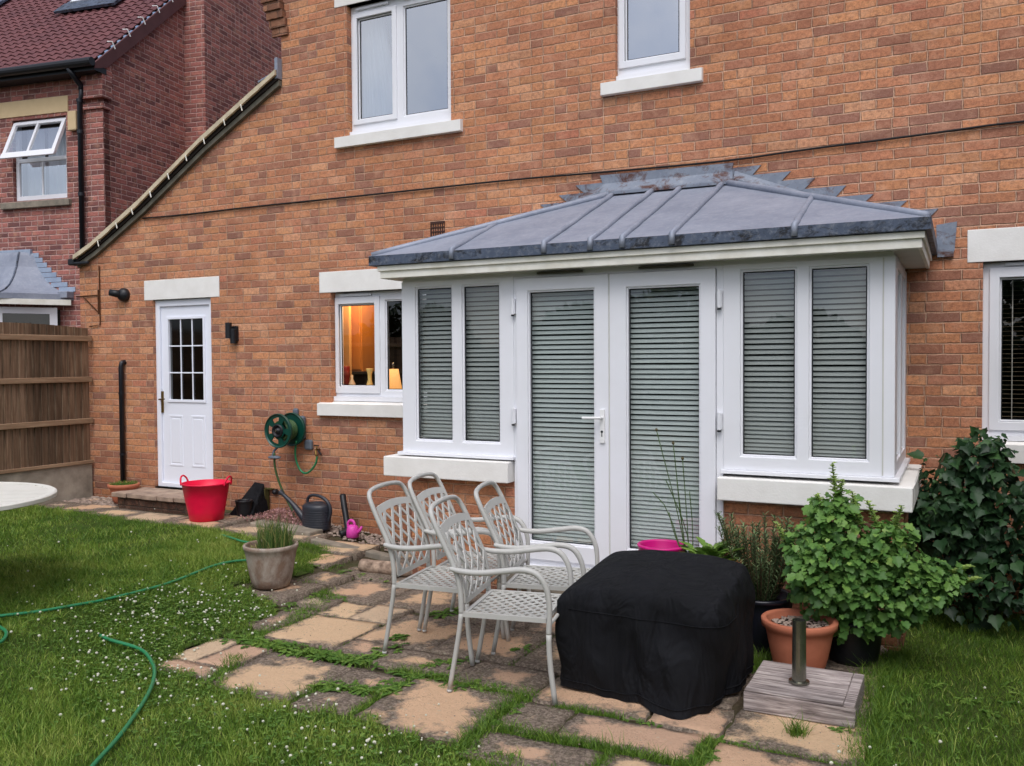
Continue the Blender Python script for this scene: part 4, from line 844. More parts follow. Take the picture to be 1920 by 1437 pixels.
# ================================================================== NEIGHBOUR HOUSE (own frame: u along its rear wall, v depth)
nb = thing('neighbour_house', 'dark red brick neighbouring house with pantiled roof at the far left', 'house', (-12.4, 1.55, 0), math.radians(9.8)); ORG[nb.name] = (0, 0, 0)
UC = 1.34
nw = MB(); WH = (-.34, .66, 3.985, 5.19)
nw.plate(-7, UC, -.5, 5.95, [WH], 0, .11, XZ, back=False)
nw.add([(UC, 0, -.5), (UC, 1.83, -.5), (UC, 1.83, 7.55), (UC, 0, 5.9)], [(0, 1, 2, 3)])
nw.add([(UC, 1.83, -.5), (1.73, 1.83, -.5), (1.73, 1.83, 9.5), (UC, 1.83, 9.5)], [(0, 1, 2, 3)])
nw.add([(1.73, 1.83, -.5), (1.73, 9, -.5), (1.73, 9, 9.5), (1.73, 1.83, 9.5)], [(0, 1, 2, 3)])
nw.add([(-7, 0, -.5), (-7, 9, -.5), (-7, 9, 9.5), (-7, 0, 5.95)], [(3, 2, 1, 0)])
for i, (z0, z1, o_) in enumerate([(5.22, 5.29, .025), (5.37, 5.44, .05), (5.44, 5.89, .05)]):
    nw.box(1.02, UC+o_, -.03-o_, .0, z0, z1).box(UC, UC+o_, 0, .12, z0, z1)
nw.box(1.05, UC, -.02, 0, 3.0, 5.22)
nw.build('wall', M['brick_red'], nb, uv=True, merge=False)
MB().beam((UC+.004, 1.815, 3), (UC+.004, 1.815, 7.5), .02, .02).build('movement_joint', M['stone_buff'], nb)
# pantiled roof: real corrugation, one course every 0.33 m up the slope
tl = MB(); sl = .9; ln = math.hypot(1, sl); cs, sn = 1/ln, sl/ln; us = np.arange(-4.5, 1.37, .02)
def wave(u):
    p = (u % .165)/.165
    return .022*(math.sin(PI*min(p/.62, 1)) if p < .62 else -.35*math.sin(PI*(p-.62)/.38))
nc = 30
for c_ in range(nc):
    s0, s1 = c_*.175-.02, (c_+1)*.175+.0
    for e, (s_a, lift) in enumerate(((s0, -.010), (s0, .022), (s1, .0))):
        for u in us:
            h = wave(u)+lift if e else wave(u)-.012
            tl.v.append((u, -.22+s_a*cs-h*sn, 5.90+(-.22)*sl*0+s_a*sn-.10+h*cs))
    b = c_*3*len(us); n = len(us)
    for e in range(2):
        for i in range(n-1): tl.f.append((b+e*n+i, b+e*n+i+1, b+(e+1)*n+i+1, b+(e+1)*n+i)); tl.t.append(.5)
nroof = tl.build('roof', M['tile'], nb, merge=False, smooth=False)
# barge board, clips, gutter, pipe
def rl(v, d=0): return 5.815+(v+.22)*sl+d
MB().add([(1.41, -.24, rl(-.24, .0)), (1.41, 1.80, rl(1.80, .0)), (1.41, 1.80, rl(1.80, -.24)), (1.41, 0, 5.86-.06), (1.41, -.24, 5.72), (1.375, -.24, rl(-.24, .0)), (1.375, 1.80, rl(1.80, .0)), (1.375, 1.80, rl(1.80, -.24)), (1.375, 0, 5.86-.06), (1.375, -.24, 5.72)],
         [(0, 1, 2, 3, 4), (9, 8, 7, 6, 5), (0, 5, 6, 1), (4, 9, 5, 0), (2, 7, 8, 3), (3, 8, 9, 4)]).add([(1.375, -.2, rl(-.2, -.2)), (1.375, 1.8, rl(1.8, -.22)), (UC, 1.8, rl(1.8, -.22)), (UC, -.2, rl(-.2, -.2))], [(0, 1, 2, 3)]).build('barge_board', M['brown_board'], nb)
for v in (.10, .42, .75, 1.08, 1.40):
    z = rl(v)+.07
    MB().tube([(1.36, v-.03, z+.03), (1.44, v-.02, z+.025), (1.455, v+.02, z-.07)], .009, 6).build('verge_clip', M['white_paint'], nb)
MB().tube([(-6, -.30, 5.80), (1.42, -.30, 5.80)], .06, 12).box(-6, 1.40, -.24, -.0, 5.70, 5.78).build('gutter', M['black_plastic'], nb)
MB().tube([(.99, -.29, 5.76), (1.02, -.18, 5.62), (1.02, -.08, 5.56), (1.02, -.08, 5.50)], .04, 12).tube([(1.02, -.08, 5.58), (1.02, -.075, 5.40), (.98, -.07, 5.34), (.98, -.07, 2.0)], .038, 12).build('downpipe', M['black_pipe'], nb, smooth=True)
for z in (5.35, 4.9, 4.0): MB().lathe([(.046, z-.025), (.046, z+.025)], (.98, -.07, 0), 14).build('pipe_clip', M['black_pipe'], nb)
MB().box(-.75, .71, -.015, .1, 5.235, 5.47).build('lintel', M['stone_buff'], nb, bevel=.006)
MB().box(-.54, .74, -.06, .1, 3.865, 3.96).build('sill', M['stone_grey'], nb, bevel=.008)
# sash: fixed lower light and a top light hung open
wf = MB(); wf.plate(-.33, .65, 3.985, 5.18, [(-.27, .60, 4.06, 4.56), (-.27, .60, 4.62, 5.12)], .05, .11, XZ); NW = wf.build('window', M['upvc'], nb, bevel=.004)
pane_mb([(-.27, .60, 4.06, 4.56)], .07).build('pane', M['glass_sky'], NW)
MB().box(.14, .165, .06, .08, 4.06, 4.56).build('glazing_bar', M['upvc'], NW)
oa = math.radians(24); ca, sa = math.cos(oa), math.sin(oa)
TOP = lambda a, b, d: (a, .04-(b)*sa+d*ca, 5.15-b*ca-d*sa)
sh = MB(); sh.plate(-.33, .64, 0, .60, [(-.27, .12, .05, .54), (.155, .58, .05, .54)], -.02, .03, TOP); sh.box(-.34, .65, .56, .64, -.025, .0, TOP if False else (lambda a, b, d: TOP(a, b, d)))
sh.build('open_sash', M['upvc'], NW, bevel=.003)
pane_mb([(-.27, .12, .05, .54), (.155, .58, .05, .54)], 0, TOP).build('sash_pane', M['glass_sky'], NW)
room('room_interior', -.8, 1.1, .2, 2, 3.7, 5.3, M['room'], nb)
MB().add([(x, .22+.02*math.sin(x*60), z) for z in (4.0, 5.1) for x in np.linspace(-.30, .06, 30)], [(i, i+1, 31+i, 30+i) for i in range(29)]).build('curtain', M['curtain'], NW, merge=False)
MB().add([(x, .24+.02*math.sin(x*60), z) for z in (4.0, 5.1) for x in np.linspace(.10, .62, 40)], [(i, i+1, 41+i, 40+i) for i in range(39)]).build('curtain', M['curtain'], NW, merge=False)
tag(MB().box(.75, .90, -.07, 0, 4.94, 5.22).build('alarm_box', M['stone_buff'], bevel=.012), 'cream alarm box on the red brick wall beside the drainpipe', 'alarm box')
ab_ = bpy.data.objects['alarm_box']; ab_.location = (-12.4, 1.55, 0); ab_.rotation_euler = (0, 0, math.radians(9.8))
# roof windows
def rp2(u, s, h): return (u, -.22+s*cs-h*sn, 5.80+s*sn+h*cs)
for (u0, u1, s0, nm) in ((-.78, .20, 2.62, 0), (-3.9, -2.95, 3.4, 1)):
    mpR = lambda a, b, d: rp2(a, b, -d+.09)
    rw_ = MB().plate(u0, u1, s0, s0+1.1, [(u0+.07, u1-.07, s0+.08, s0+1.0)], -.03, .05, mpR).build('roof_window', M['upvc'], nroof)
    pane_mb([(u0+.07, u1-.07, s0+.08, s0+1.0)], 0, mpR).build('pane', simple('skylight_glass', S(190, 205, 225), .08, .6), nroof)
    MB().box(u0-.12, u1+.12, s0-.34, s0+.0, -.012, .03, mpR).box(u0-.12, u0, s0, s0+1.2, .0, .03, mpR).box(u1, u1+.12, s0, s0+1.2, .0, .03, mpR).build('lead_apron', M['lead_edge'], nroof)
# canted bay of the neighbour
cd = math.sqrt(.5)
P0 = (.66, 0)
CM = lambda a, b, d: (P0[0]-a*cd+d*-cd*1.0*0-d*cd, -a*cd+d*cd, b)       # a along the splayed side from the wall out, d inwards
FM = lambda a, b, d: (P0[0]-.95*cd-a, -.95*cd+d, b)
nbw = MB(); nbw.plate(.0, .95, 1.0, 2.36, [(.0, .95, 1.0, 1.001)], 0, .06, CM); 
nbx = MB()
nbx.plate(.16, .93, 1.05, 2.36, [(.26, .86, 1.2, 2.27)], -.012, .05, CM); nbx.plate(.02, 1.9, 1.05, 2.36, [(.1, .9, 1.2, 2.27), (1.0, 1.8, 1.2, 2.27)], 0, .06, FM)
NBW = nbx.build('bay_window', M['upvc'], nb)
pane_mb([(.26, .86, 1.2, 2.27)], .02, CM).build('pane', M['glass'], NBW)
MB().box(.10, .98, .12, .14, 1.0, 2.34, lambda a, d, b: CM(a, b, d)).build('drawn_blind', simple('grey_blind', S(72, 72, 66), .8, .1), NBW)
MB().box(-.9, .66, -.6, -.05, -.4, 1.03).add([], []).build('bay_plinth', M['brick_red'], nb, uv=True, merge=False)
ff = MB(); ff.box(-.02, 1.07, -.13, -.11, 2.395, 2.475, lambda a, d, b: CM(a, b, d)).box(-.1, 2.0, -.13, -.11, 2.395, 2.475, lambda a, d, b: FM(a, b, d)); ff.build('bay_fascia', M['fascia'], nb)
# ogee lead roof
og = MB(); PR_ = [(1.0, 2.475), (1.0, 2.555), (.88, 2.575), (.72, 2.62), (.56, 2.70), (.42, 2.82), (.30, 2.98), (.22, 3.16), (.19, 3.20)]
rows = []
for k_, z in PR_:
    d_ = .95*k_+.06
    a = (P0[0]-.05+ (-.75+.86*k_)*1.0, 0.0)
    ux = -.16+.90*k_
    rows.append([(ux, 0, z), (ux-.62*k_**1.0, -.75*k_, z), (ux-.62*k_-1.6, -.75*k_, z)])
for i in range(len(rows)-1):
    for j in range(2): og.add([rows[i][j], rows[i][j+1], rows[i+1][j+1], rows[i+1][j]], [(0, 1, 2, 3)])
og.build('bay_roof', M['lead'], nb, merge=True)
MB().tube([r_[1] for r_ in rows[1:]], .014, 8).build('bay_roof_seam', M['lead_edge'], nb)
fs_ = MB()
for i in range(8):
    z = 2.60+i*.075; x = [.70, .56, .45, .36, .27, .19, .11, .04][i]
    fs_.box(x-.22, x+.08, -.012, -.002, z, z+.07)
fs_.box(-1.6, .0, -.05, 0, 3.16, 3.25); fs_.build('bay_flashing', lead_mat('pale_lead', S(168, 182, 200), S(140, 154, 176), S(110, 118, 130), .4, .3), nb, bevel=.004)
MB().box(.58, .75, -.14, 0, 2.50, 2.60).build('lead_corner', M['lead'], nb, bevel=.01)

# ================================================================== FENCE
fe = thing('fence', 'brown closeboard timber fence with concrete gravel board at the left', 'fence', (-9.15, -4, 0))
FX = -9.15; PY = [-.02, -1.86, -3.70, -5.54, -7.38]
for pi in range(len(PY)-1):
    ya, yb = PY[pi], PY[pi+1]
    fb = MB(); y = ya-(.05 if pi else .01)
    while y > yb+.06:
        wd = .100; arch = 1.0-((y-(ya+yb)/2)/((ya-yb)/2))**2
        z1 = 1.955+.035*arch; th = random.random()
        fb.add([(FX-.002-.0, y, .375), (FX+.016, y-wd, .375), (FX+.016, y-wd, z1), (FX-.002, y, z1), (FX-.02, y, .375), (FX-.02, y-wd, .375), (FX-.02, y-wd, z1), (FX-.02, y, z1)], [(0, 1, 2, 3), (7, 6, 5, 4), (0, 4, 5, 1), (3, 2, 6, 7), (1, 5, 6, 2), (0, 3, 7, 4)], th)
        y -= wd*.86
    fb.build('boards', M['fence'], fe, merge=False)
    for z in (1.83, 1.355, .87):
        MB().box(FX+.014, FX+.052, yb+.05, ya-.0, z-.028, z+.034).build('rail', M['fence_rail'], fe, bevel=.006)
    MB().box(FX+.012, FX+.045, yb+.05, ya, .372, .41).build('rail', M['fence_rail'], fe, bevel=.004)
    MB().box(FX-.03, FX+.02, yb+.05, ya, -.08, .370).build('gravel_board', M['concrete'], fe, bevel=.006)
    if pi: MB().box(FX-.06, FX+.045, ya-.05, ya+.05, -.1, 2.05).build('post', M['concrete'], fe, bevel=.01)
# hedge closing the garden behind the camera (seen in the lower window reflections)
hg = thing('hedge', 'tall dark hedge closing the garden', 'hedge', (-3, -17, -.2))
n = 26000; hx = rng.uniform(-24, 16, n); hz_ = rng.uniform(-.2, 1, n)**1.0*3.4; hy = -17+rng.normal(0, .25, n)+.5*np.sin(hx*.9)
hz_ = np.minimum(hz_, 2.6+.8*np.sin(hx*.7)+.5*np.sin(hx*1.9+1)); Pn = np.stack([hx, hy, hz_], 1)
leafobj('foliage', Pn, rng.normal(0, 1, (n, 3)), rng.normal(0, 1, (n, 3)), rng.uniform(.2, .42, n), LEAF_OVAL, M['hedge'], rng.random(n), parent=hg)
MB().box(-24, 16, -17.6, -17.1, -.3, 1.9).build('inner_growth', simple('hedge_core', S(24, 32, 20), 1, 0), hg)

hg = thing('hedge', 'unseen hedge added off frame to shade the right side of the garden', 'hedge', (2.2, -2.6, -.24))  # out-of-view hedge added to darken the nearby wall, shrub and grass
n = 9000; hy = rng.uniform(-5.2, -.1, n); hz_ = rng.uniform(-.2, 3.1, n); hx = np.where(rng.random(n) < .8, 1.75, 2.6)+rng.normal(0, .10, n)+.12*np.sin(hy*3+hz_*2); hz_ = np.minimum(hz_, 2.8+.3*np.sin(hy*2.1))
leafobj('foliage', np.stack([hx, hy, hz_], 1), rng.normal(0, 1, (n, 3)), rng.normal(0, 1, (n, 3)), rng.uniform(.08, .17, n), LEAF_OVAL, M['hedge'], rng.random(n), parent=hg)
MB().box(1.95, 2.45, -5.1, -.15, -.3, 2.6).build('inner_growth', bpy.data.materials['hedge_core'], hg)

# ================================================================== CHAIRS
def make_chair():
    t = thing('garden_chair', '', 'chair', (0, 0, 0), 0, 'pale metal lattice garden chairs on the patio')
    def prof(z):   # x of the back at height z
        return float(np.interp(z, [.0, .30, .43, .55, .66, .80, .90, .985], [-.285, -.232, -.215, -.218, -.245, -.315, -.365, -.405]))
    for s in (-1, 1):
        MB().tube([(-.285, s*.24, .012), (-.232, s*.24, .30), (-.215, s*.24, .43)], .0135, 10, smooth=1).tube([(-.2855, s*.24, 0), (-.285, s*.24, .014)], .0145, 10).build('leg', M['chair'], t, True, smooth=True)
        MB().tube([(.30, s*.262, 0), (.272, s*.265, .22), (.268, s*.265, .36)], .0145, 10, smooth=1).build('leg', M['chair'], t, True, smooth=True)
        MB().tube([(-.27, s*.262, .668), (-.20, s*.265, .655), (-.09, s*.268, .655), (.04, s*.27, .675), (.14, s*.27, .690), (.215, s*.268, .670), (.262, s*.266, .595), (.275, s*.265, .50), (.268, s*.265, .36)], [.011, .016, .017, .017, .017, .0155, .0145, .0145], 10, smooth=2).build('armrest', M['chair'], t, True, smooth=True)
    lp = [(prof(z), .24*1, z) for z in (.43, .55, .66)]+[(prof(.80), .243, .80), (prof(.90), .243, .905), (-.396, .222, .965), (-.404, .15, .985), (-.406, 0, .992)]
    lp = lp+[(x, -y, z) for x, y, z in lp[-2::-1]]
    MB().tube(lp, .0145, 10, smooth=2).build('back_frame', M['chair'], t, True, smooth=True)
    # back panel: curved lattice
    def B(y, z, d):
        x = prof(z)+.012-.02*(y/.22)**2*0
        return (x+d, y, z)
    bp = MB(); Z0, Z1 = .475, .885
    def topz(y): return .862+.020*(1-(y/.22)**2)
    def halfw(z): return float(np.interp(z, [.47, .60, .75, .90], [.215, .215, .218, .215]))
    def strip(pts, wd, d0, d1):
        n = len(pts); vs, f_ = [], []
        for i, (y, z) in enumerate(pts):
            a = pts[max(i-1, 0)]; b = pts[min(i+1, n-1)]; ty, tz = b[0]-a[0], b[1]-a[1]; l_ = math.hypot(ty, tz)+1e-9; oy, oz = -tz/l_*wd/2, ty/l_*wd/2
            vs += [B(y+oy, z+oz, d0), B(y-oy, z-oz, d0), B(y-oy, z-oz, d1), B(y+oy, z+oz, d1)]
        for i in range(n-1):
            for k_ in range(4): f_.append((i*4+k_, i*4+(k_+1) % 4, i*4+4+(k_+1) % 4, i*4+4+k_))
        f_ += [(3, 2, 1, 0), (n*4-4, n*4-3, n*4-2, n*4-1)]; bp.add(vs, f_)
    ys_ = np.linspace(-.222, .222, 13); strip([(y, topz(y)) for y in ys_], .040, .0, .007)
    strip([(y, .485) for y in np.linspace(-.22, .22, 7)], .030, .0, .007)
    for s in (-1, 1): strip([(s*halfw(z), z) for z in np.linspace(.48, .868, 9)], .026, .001, .008)
    for sgn, dd in ((1, .0015), (-1, -.0015)):
        for k_ in range(-6, 7):
            pts = []
            for z in np.linspace(.485, .89, 41):
                y = k_*.104+sgn*(z-.67)*.88+.008*math.sin(z*20)*0
                if abs(y) < halfw(z) and z < topz(y): pts.append((y, z))
            if len(pts) > 1: strip(pts, .0185, dd, dd+.006)
    bp.build('backrest', M['chair'], t, True)
    # seat: pressed lattice
    sp_ = MB()
    def T(a, b, d): return (a, b, .432-.006*(1-(b/.235)**2)+d)
    X0, X1, YH = -.205, .250, .247
    sp_.plate(X0, X1, -YH, YH, [(X0+.022, X1-.022, -YH+.022, YH-.022)], -.022, .003, T)
    def clip(p, d, x0, x1, y0, y1):
        t0, t1 = -9, 9
        for a, lo, hi in ((0, x0, x1), (1, y0, y1)):
            if abs(d[a]) < 1e-9: continue
            u, v = (lo-p[a])/d[a], (hi-p[a])/d[a]; t0, t1 = max(t0, min(u, v)), min(t1, max(u, v))
        return (t0, t1) if t1 > t0 else None
    for sgn, dz in ((1, 0), (-1, -.0018)):
        for k_ in range(-11, 12):
            p = (k_*.066, 0); d = (math.cos(math.radians(48)), sgn*math.sin(math.radians(48)))
            c_ = clip(p, d, X0+.018, X1-.018, -YH+.018, YH-.018)
            if not c_ or c_[1]-c_[0] < .02: continue
            wd = .0195; nx_, ny_ = -d[1]*wd/2, d[0]*wd/2; pts = [(p[0]+d[0]*q, p[1]+d[1]*q) for q in np.linspace(c_[0], c_[1], 6)]
            vs = []
            for a, b in pts: vs += [T(a+nx_, b+ny_, dz), T(a-nx_, b-ny_, dz), T(a-nx_, b-ny_, dz-.005), T(a+nx_, b+ny_, dz-.005)]
            f_ = [(i*4+q, i*4+(q+1) % 4, i*4+4+(q+1) % 4, i*4+4+q) for i in range(5) for q in range(4)]
            sp_.add(vs, f_)
    sp_.build('seat', M['chair'], t, True, bevel=0)
    MB().tube([(.265, -.262, .400), (.265, .262, .400)], .010, 8).build('seat_rail', M['chair'], t, True, smooth=True)
    MB().tube([(-.215, -.24, .405), (-.215, .24, .405)], .010, 8).build('rear_rail', M['chair'], t, True, smooth=True)
    return t
def copy_thing(o):
    c = o.copy(); col.objects.link(c)
    for ch in list(o.children):
        d = ch.copy(); col.objects.link(d); d.parent = c
        for gch in list(ch.children):
            e_ = gch.copy(); col.objects.link(e_); e_.parent = d
    return c
ch0 = make_chair()
for i, (x, y, a, lb) in enumerate([(-2.855, -2.40, 7, 'lattice chair nearest the grey clay pot, standing at the left of the group'), (-2.20, -2.745, 11, 'lattice chair nearest the camera, right beside the black covered barbecue'),
                                   (-2.88, -1.92, 9, 'lattice chair furthest back, against the brick under the left bay sill'), (-2.285, -2.10, 13, 'lattice chair right in front of the left garden door')]):
    c = ch0 if i == 0 else copy_thing(ch0); c.location = (x, y, gz(x)+.018); c.rotation_euler = (0, 0, math.radians(a)); c['label'] = lb

# ================================================================== COVERED BARBECUE
def loop(pts, n=96):
    P_ = [Vector((a, b)) for a, b in pts]
    for _ in range(3): P_ = [q for i in range(len(P_)) for q in (P_[i]*.75+P_[(i+1) % len(P_)]*.25, P_[i]*.25+P_[(i+1) % len(P_)]*.75)]
    L_ = [0]; 
    for i in range(len(P_)): L_.append(L_[-1]+(P_[(i+1) % len(P_)]-P_[i]).length)
    out = []
    for k_ in range(n):
        s_ = L_[-1]*k_/n; i = next(j for j in range(len(P_)) if L_[j+1] > s_); f = (s_-L_[i])/(L_[i+1]-L_[i]); out.append(P_[i].lerp(P_[(i+1) % len(P_)], f))
    return out
base = [(-1.955, -2.76), (-1.955, -2.74), (-1.72, -2.735), (-1.50, -2.735), (-1.40, -2.83), (-1.25, -2.86), (-1.13, -2.76), (-1.11, -2.60), (-1.03, -2.34), (-1.03, -2.05), (-1.05, -2.02), (-1.45, -2.0), (-1.9, -2.02), (-1.93, -2.04), (-1.96, -2.4)]
mid = [(-1.945, -2.73), (-1.93, -2.745), (-1.70, -2.745), (-1.42, -2.755), (-1.20, -2.77), (-1.08, -2.75), (-1.05, -2.70), (-1.03, -2.40), (-1.03, -2.06), (-1.05, -2.04), (-1.45, -2.03), (-1.88, -2.04), (-1.91, -2.06), (-1.94, -2.4)]
top = [(-1.87, -2.68), (-1.85, -2.70), (-1.65, -2.70), (-1.40, -2.72), (-1.20, -2.73), (-1.11, -2.72), (-1.09, -2.69), (-1.07, -2.4), (-1.08, -2.12), (-1.10, -2.09), (-1.45, -2.07), (-1.80, -2.08), (-1.84, -2.1), (-1.87, -2.4)]
NB = 160; Lb, Lm, Lt_ = loop(base, NB), loop(mid, NB), loop(top, NB)
# align starting angle
def ali(Lp, c=(-1.48, -2.4)):
    a = [math.atan2(p.y-c[1], p.x-c[0]) for p in Lp]; k_ = min(range(len(a)), key=lambda i: abs(a[i]+2.2)); q = Lp[k_:]+Lp[:k_]
    return q
def resamp(Lp):
    c = (-1.48, -2.4); out = []
    A = [math.atan2(p.y-c[1], p.x-c[0]) for p in Lp]; n = len(Lp)
    for k_ in range(NB):
        th = -PI+2*PI*(k_+.5)/NB; d = Vector((math.cos(th), math.sin(th))); best = None
        for i in range(n):
            p, q = Lp[i]-Vector(c), Lp[(i+1) % n]-Vector(c); e_ = q-p; den = d.x*e_.y-d.y*e_.x
            if abs(den) < 1e-9: continue
            t_ = (p.x*e_.y-p.y*e_.x)/den; s_ = (p.x*d.y-p.y*d.x)/den
            if t_ > 0 and -.001 <= s_ <= 1.001 and (best is None or t_ > best): best = t_
        out.append(Vector(c)+d*best)
    return out
Lb, Lm, Lt_ = resamp(Lb), resamp(Lm), resamp(Lt_)
GB = -.24; HB = .60; rings = []
zs_ = list(np.linspace(0, .46, 24))+[.49, .515, .54, .56, .575, .588, .597, .603, .607]
for z in zs_:
    R_ = []
    for k_ in range(NB):
        if z <= .46: f = z/.46; p = Lb[k_].lerp(Lm[k_], min(1, f*1.25)**.8)
        else:
            f = (z-.46)/(.607-.46); p = Lm[k_].lerp(Lt_[k_], 1-math.sqrt(max(0, 1-f**1.6)))
        th = 2*PI*k_/NB; c = Vector((-1.48, -2.4)); d = p-c
        fold = (.018*math.sin(6*th+2.2*z*3+1.0)+.030*(abs(math.sin(5.5*th-2*z))**.6-.6)+.008*math.sin(19*th+7*z))*(1-.8*z/.6)+.007*math.sin(5*th+18*z)+.005*math.exp(-((z-.40-.05*math.sin(4*th))/.04)**2)*math.sin(9*th)
        p = c+d*(1+fold/d.length*(.9 if z < .5 else .25))
        zz = z
        if z < .46: zz = z+.05*(1-z/.46)*max(0, math.sin(2*th+1.1))**2*(1 if k_ % 1 == 0 else 0)*.6+.006*math.sin(9*th)*(1-z/.46)
        else: zz = z+(z-.46)/.147*(.045*(p.y+2.40)/.33-.10*max(0, -(p.x+1.62))**1*1.2-.07*max(0, p.x+1.25)*2)
        R_.append((p.x, p.y, GB+.02+zz))
    rings.append(R_)
bb = MB(); bb.v = [p for R_ in rings for p in R_]; nr = len(rings)
bb.f = [(i*NB+j, i*NB+(j+1) % NB, (i+1)*NB+(j+1) % NB, (i+1)*NB+j) for i in range(nr-1) for j in range(NB)]; bb.t = [.5]*len(bb.f)
# top cap: shrink rings
prev = rings[-1]; b0 = (nr-1)*NB
for q, (sc_, dz) in enumerate(((.97, 0), (.93, 0), (.88, .0), (.8, .0), (.7, 0), (.6, .0), (.45, 0), (.3, .0), (.15, .0), (.05, 0))):
    nbse = len(bb.v); zc_ = sum(p[2] for p in rings[-1])/NB+.028
    for p in rings[-1]:
        X, Y = -1.48+(p[0]+1.48)*sc_, -2.4+(p[1]+2.4)*sc_; tilt = .11*(Y+2.4)*.9
        wgt = sc_**3; zr = p[2]
        bb.v.append((X, Y, (zc_+tilt)*(1-wgt)+zr*wgt+.004*math.sin(X*14+Y*11)*(1-wgt)))
    bb.f += [(b0+j, b0+(j+1) % NB, nbse+(j+1) % NB, nbse+j) for j in range(NB)]; b0 = nbse
bb.f.append(tuple(b0+j for j in range(NB))); bb.t = [.5]*len(bb.f)
t = thing('covered_barbecue', 'black fabric cover draped over a boxy barbecue in front of the garden doors', 'barbecue', (-1.48, -2.4, GB))
bb.build('cover', M['cover'], t, smooth=True)
sm = MB()
sp_ = [rings[22][k_] for k_ in range(NB)]
sm.tube([(-1.48+(p[0]+1.48)*1.006, -2.4+(p[1]+2.4)*1.006, p[2]) for p in sp_[18:76]], .0028, 6); sm.build('seam', M['cover'], t, smooth=True)
MB().tube([(-1.48+(p[0]+1.48)*1.004, -2.4+(p[1]+2.4)*1.004, p[2]) for p in rings[2]+rings[2][:1]], .0035, 6, caps=False).build('hem', M['cover'], t, smooth=True)

# ================================================================== PARASOL BASE
t = thing('parasol_base', 'square grey weathered wooden parasol base with a steel tube standing in it', 'parasol base', (-.71, -2.36, -.24))
pb = MB(); z0, z1 = -.222, -.115
pb.box(-.972, -.446, -2.60, -2.115, z0, z1-.012)
for i in range(5): pb.box(-.972+.004, -.50, -2.60+.097*i+.003, -2.60+.097*(i+1)-.003, z1-.012, z1+.002*math.sin(i*5), tint=.3+.1*i)
pb.box(-.498, -.446, -2.60, -2.115, z1-.012, z1+.001)
pb.build('wooden_block', M['old_wood'], t, bevel=.005)
MB().lathe([(.036, -.115), (.036, -.108), (.034, .21), (.031, .21), (.031, -.05)], (-.735, -2.385, 0), 24).build('steel_tube', M['chrome'], t, smooth=False)
MB().lathe([(.052, -.113), (.052, -.103), (.036, -.100)], (-.735, -2.385, 0), 24).build('collar', M['chrome'], t)
MB().lathe([(.0305, .14), (.0001, .14)], (-.735, -2.385, 0), 16).build('tube_plug', M['dark_frame'], t)

# ================================================================== POTS
def pot(nm, label, x, y, r0, r1, h, mat, rim=.0, rimh=.04, soil=.8, seg=40, fill=None, z=None, group=None):
    z = gz(x)+.012 if z is None else z
    t = thing(nm, label, 'plant pot', (x, y, z), 0, group)
    prof = [(r0*.9, 0), (r0, .004)]+[(r0+(r1-r0)*f**.7, h*f) for f in (.15, .3, .45, .6, .75)]
    prof += [(r1, h-rimh), (r1+rim, h-rimh+.004), (r1+rim+.004, h-.006), (r1+rim-.002, h), (r1-.012, h), (r1-.016, h-.012), (r0+(r1-r0)*.7-.012, h*.6)]
    MB().lathe(prof, (x, y, z), seg).build('pot_wall', mat, t, smooth=True, bevel=0)
    MB().lathe([(r0+(r1-r0)*soil-.010, h*soil), (r0*.5, h*soil+.012), (.0001, h*soil+.018)], (x, y, z), 24).build('soil', fill or M['soil'], t, smooth=True)
    return t
gp = pot('clay_pot', 'grey whitewashed clay pot holding thin grassy leaves at the lawn edge', -4.735, -1.86, .135, .200, .325, M['clay'], .005, .035, .84)
tp_ = pot('terracotta_pot', 'terracotta pot filled with pebbly soil behind the parasol base', -.815, -1.87, .125, .195, .30, M['terracotta'], .012, .045, .84)
nn = 260; a = rng.uniform(0, 2*PI, nn); r_ = .165*np.sqrt(rng.random(nn)); pm = MB()
for i in range(nn): pm.ball((-.815+r_[i]*math.cos(a[i]), -1.87+r_[i]*math.sin(a[i]), gz(-.8)+.012+.30*.84+.012), random.uniform(.006, .012), 6, 4, .6)
pm.build('pebbles', M['pebble'], tp_, smooth=True)['kind'] = 'stuff'
dp = pot('dark_pot', 'dark blue black pot holding the rosemary behind the barbecue', -1.10, -1.56, .15, .20, .34, simple('dark_glazed', S(22, 24, 34), .35, .5), .006, .03)
dp2 = pot('dark_pot', 'black pot under the leafy currant bush, behind the terracotta pot', -.56, -1.55, .13, .17, .26, M['black_plastic'], .006, .03)
lpz = gz(-8.1)
lp_ = pot('old_clay_pot', 'low brown clay pot with mossy plant beside the doorstep', -8.36, -.22, .10, .155, .215, M['terracotta'], .01, .04)
sp2 = pot('small_black_pot', 'small empty black plant pot against the wall right of the red tub', -6.50, -.30, .065, .085, .165, M['black_plastic'], .003, .02, .4)
mg = pot('magenta_pot', 'bright magenta plastic pot with its rim showing behind the barbecue', -1.70, -1.62, .12, .15, .60-.0, M['magenta'], .004, .02, .8)
op = pot('orange_pot', 'orange clay trough of salad leaves behind the barbecue', -1.36, -1.64, .12, .16, .55, M['terracotta'], .01, .03, .92)
# moss on the left pot
n = 900; a = rng.uniform(0, 2*PI, n); r_ = .15*np.sqrt(rng.random(n))
V, F, npr, tn_ = blades(-8.36+r_*np.cos(a), -.22+r_*np.sin(a), np.full(n, gz(-8.1)+.19), rng.uniform(.02, .07, n), .006, rng.uniform(.01, .03, n), rng.random(n)); npmesh('mossy_plant', V, F, npr, M['weed'], tn_, parent=lp_)
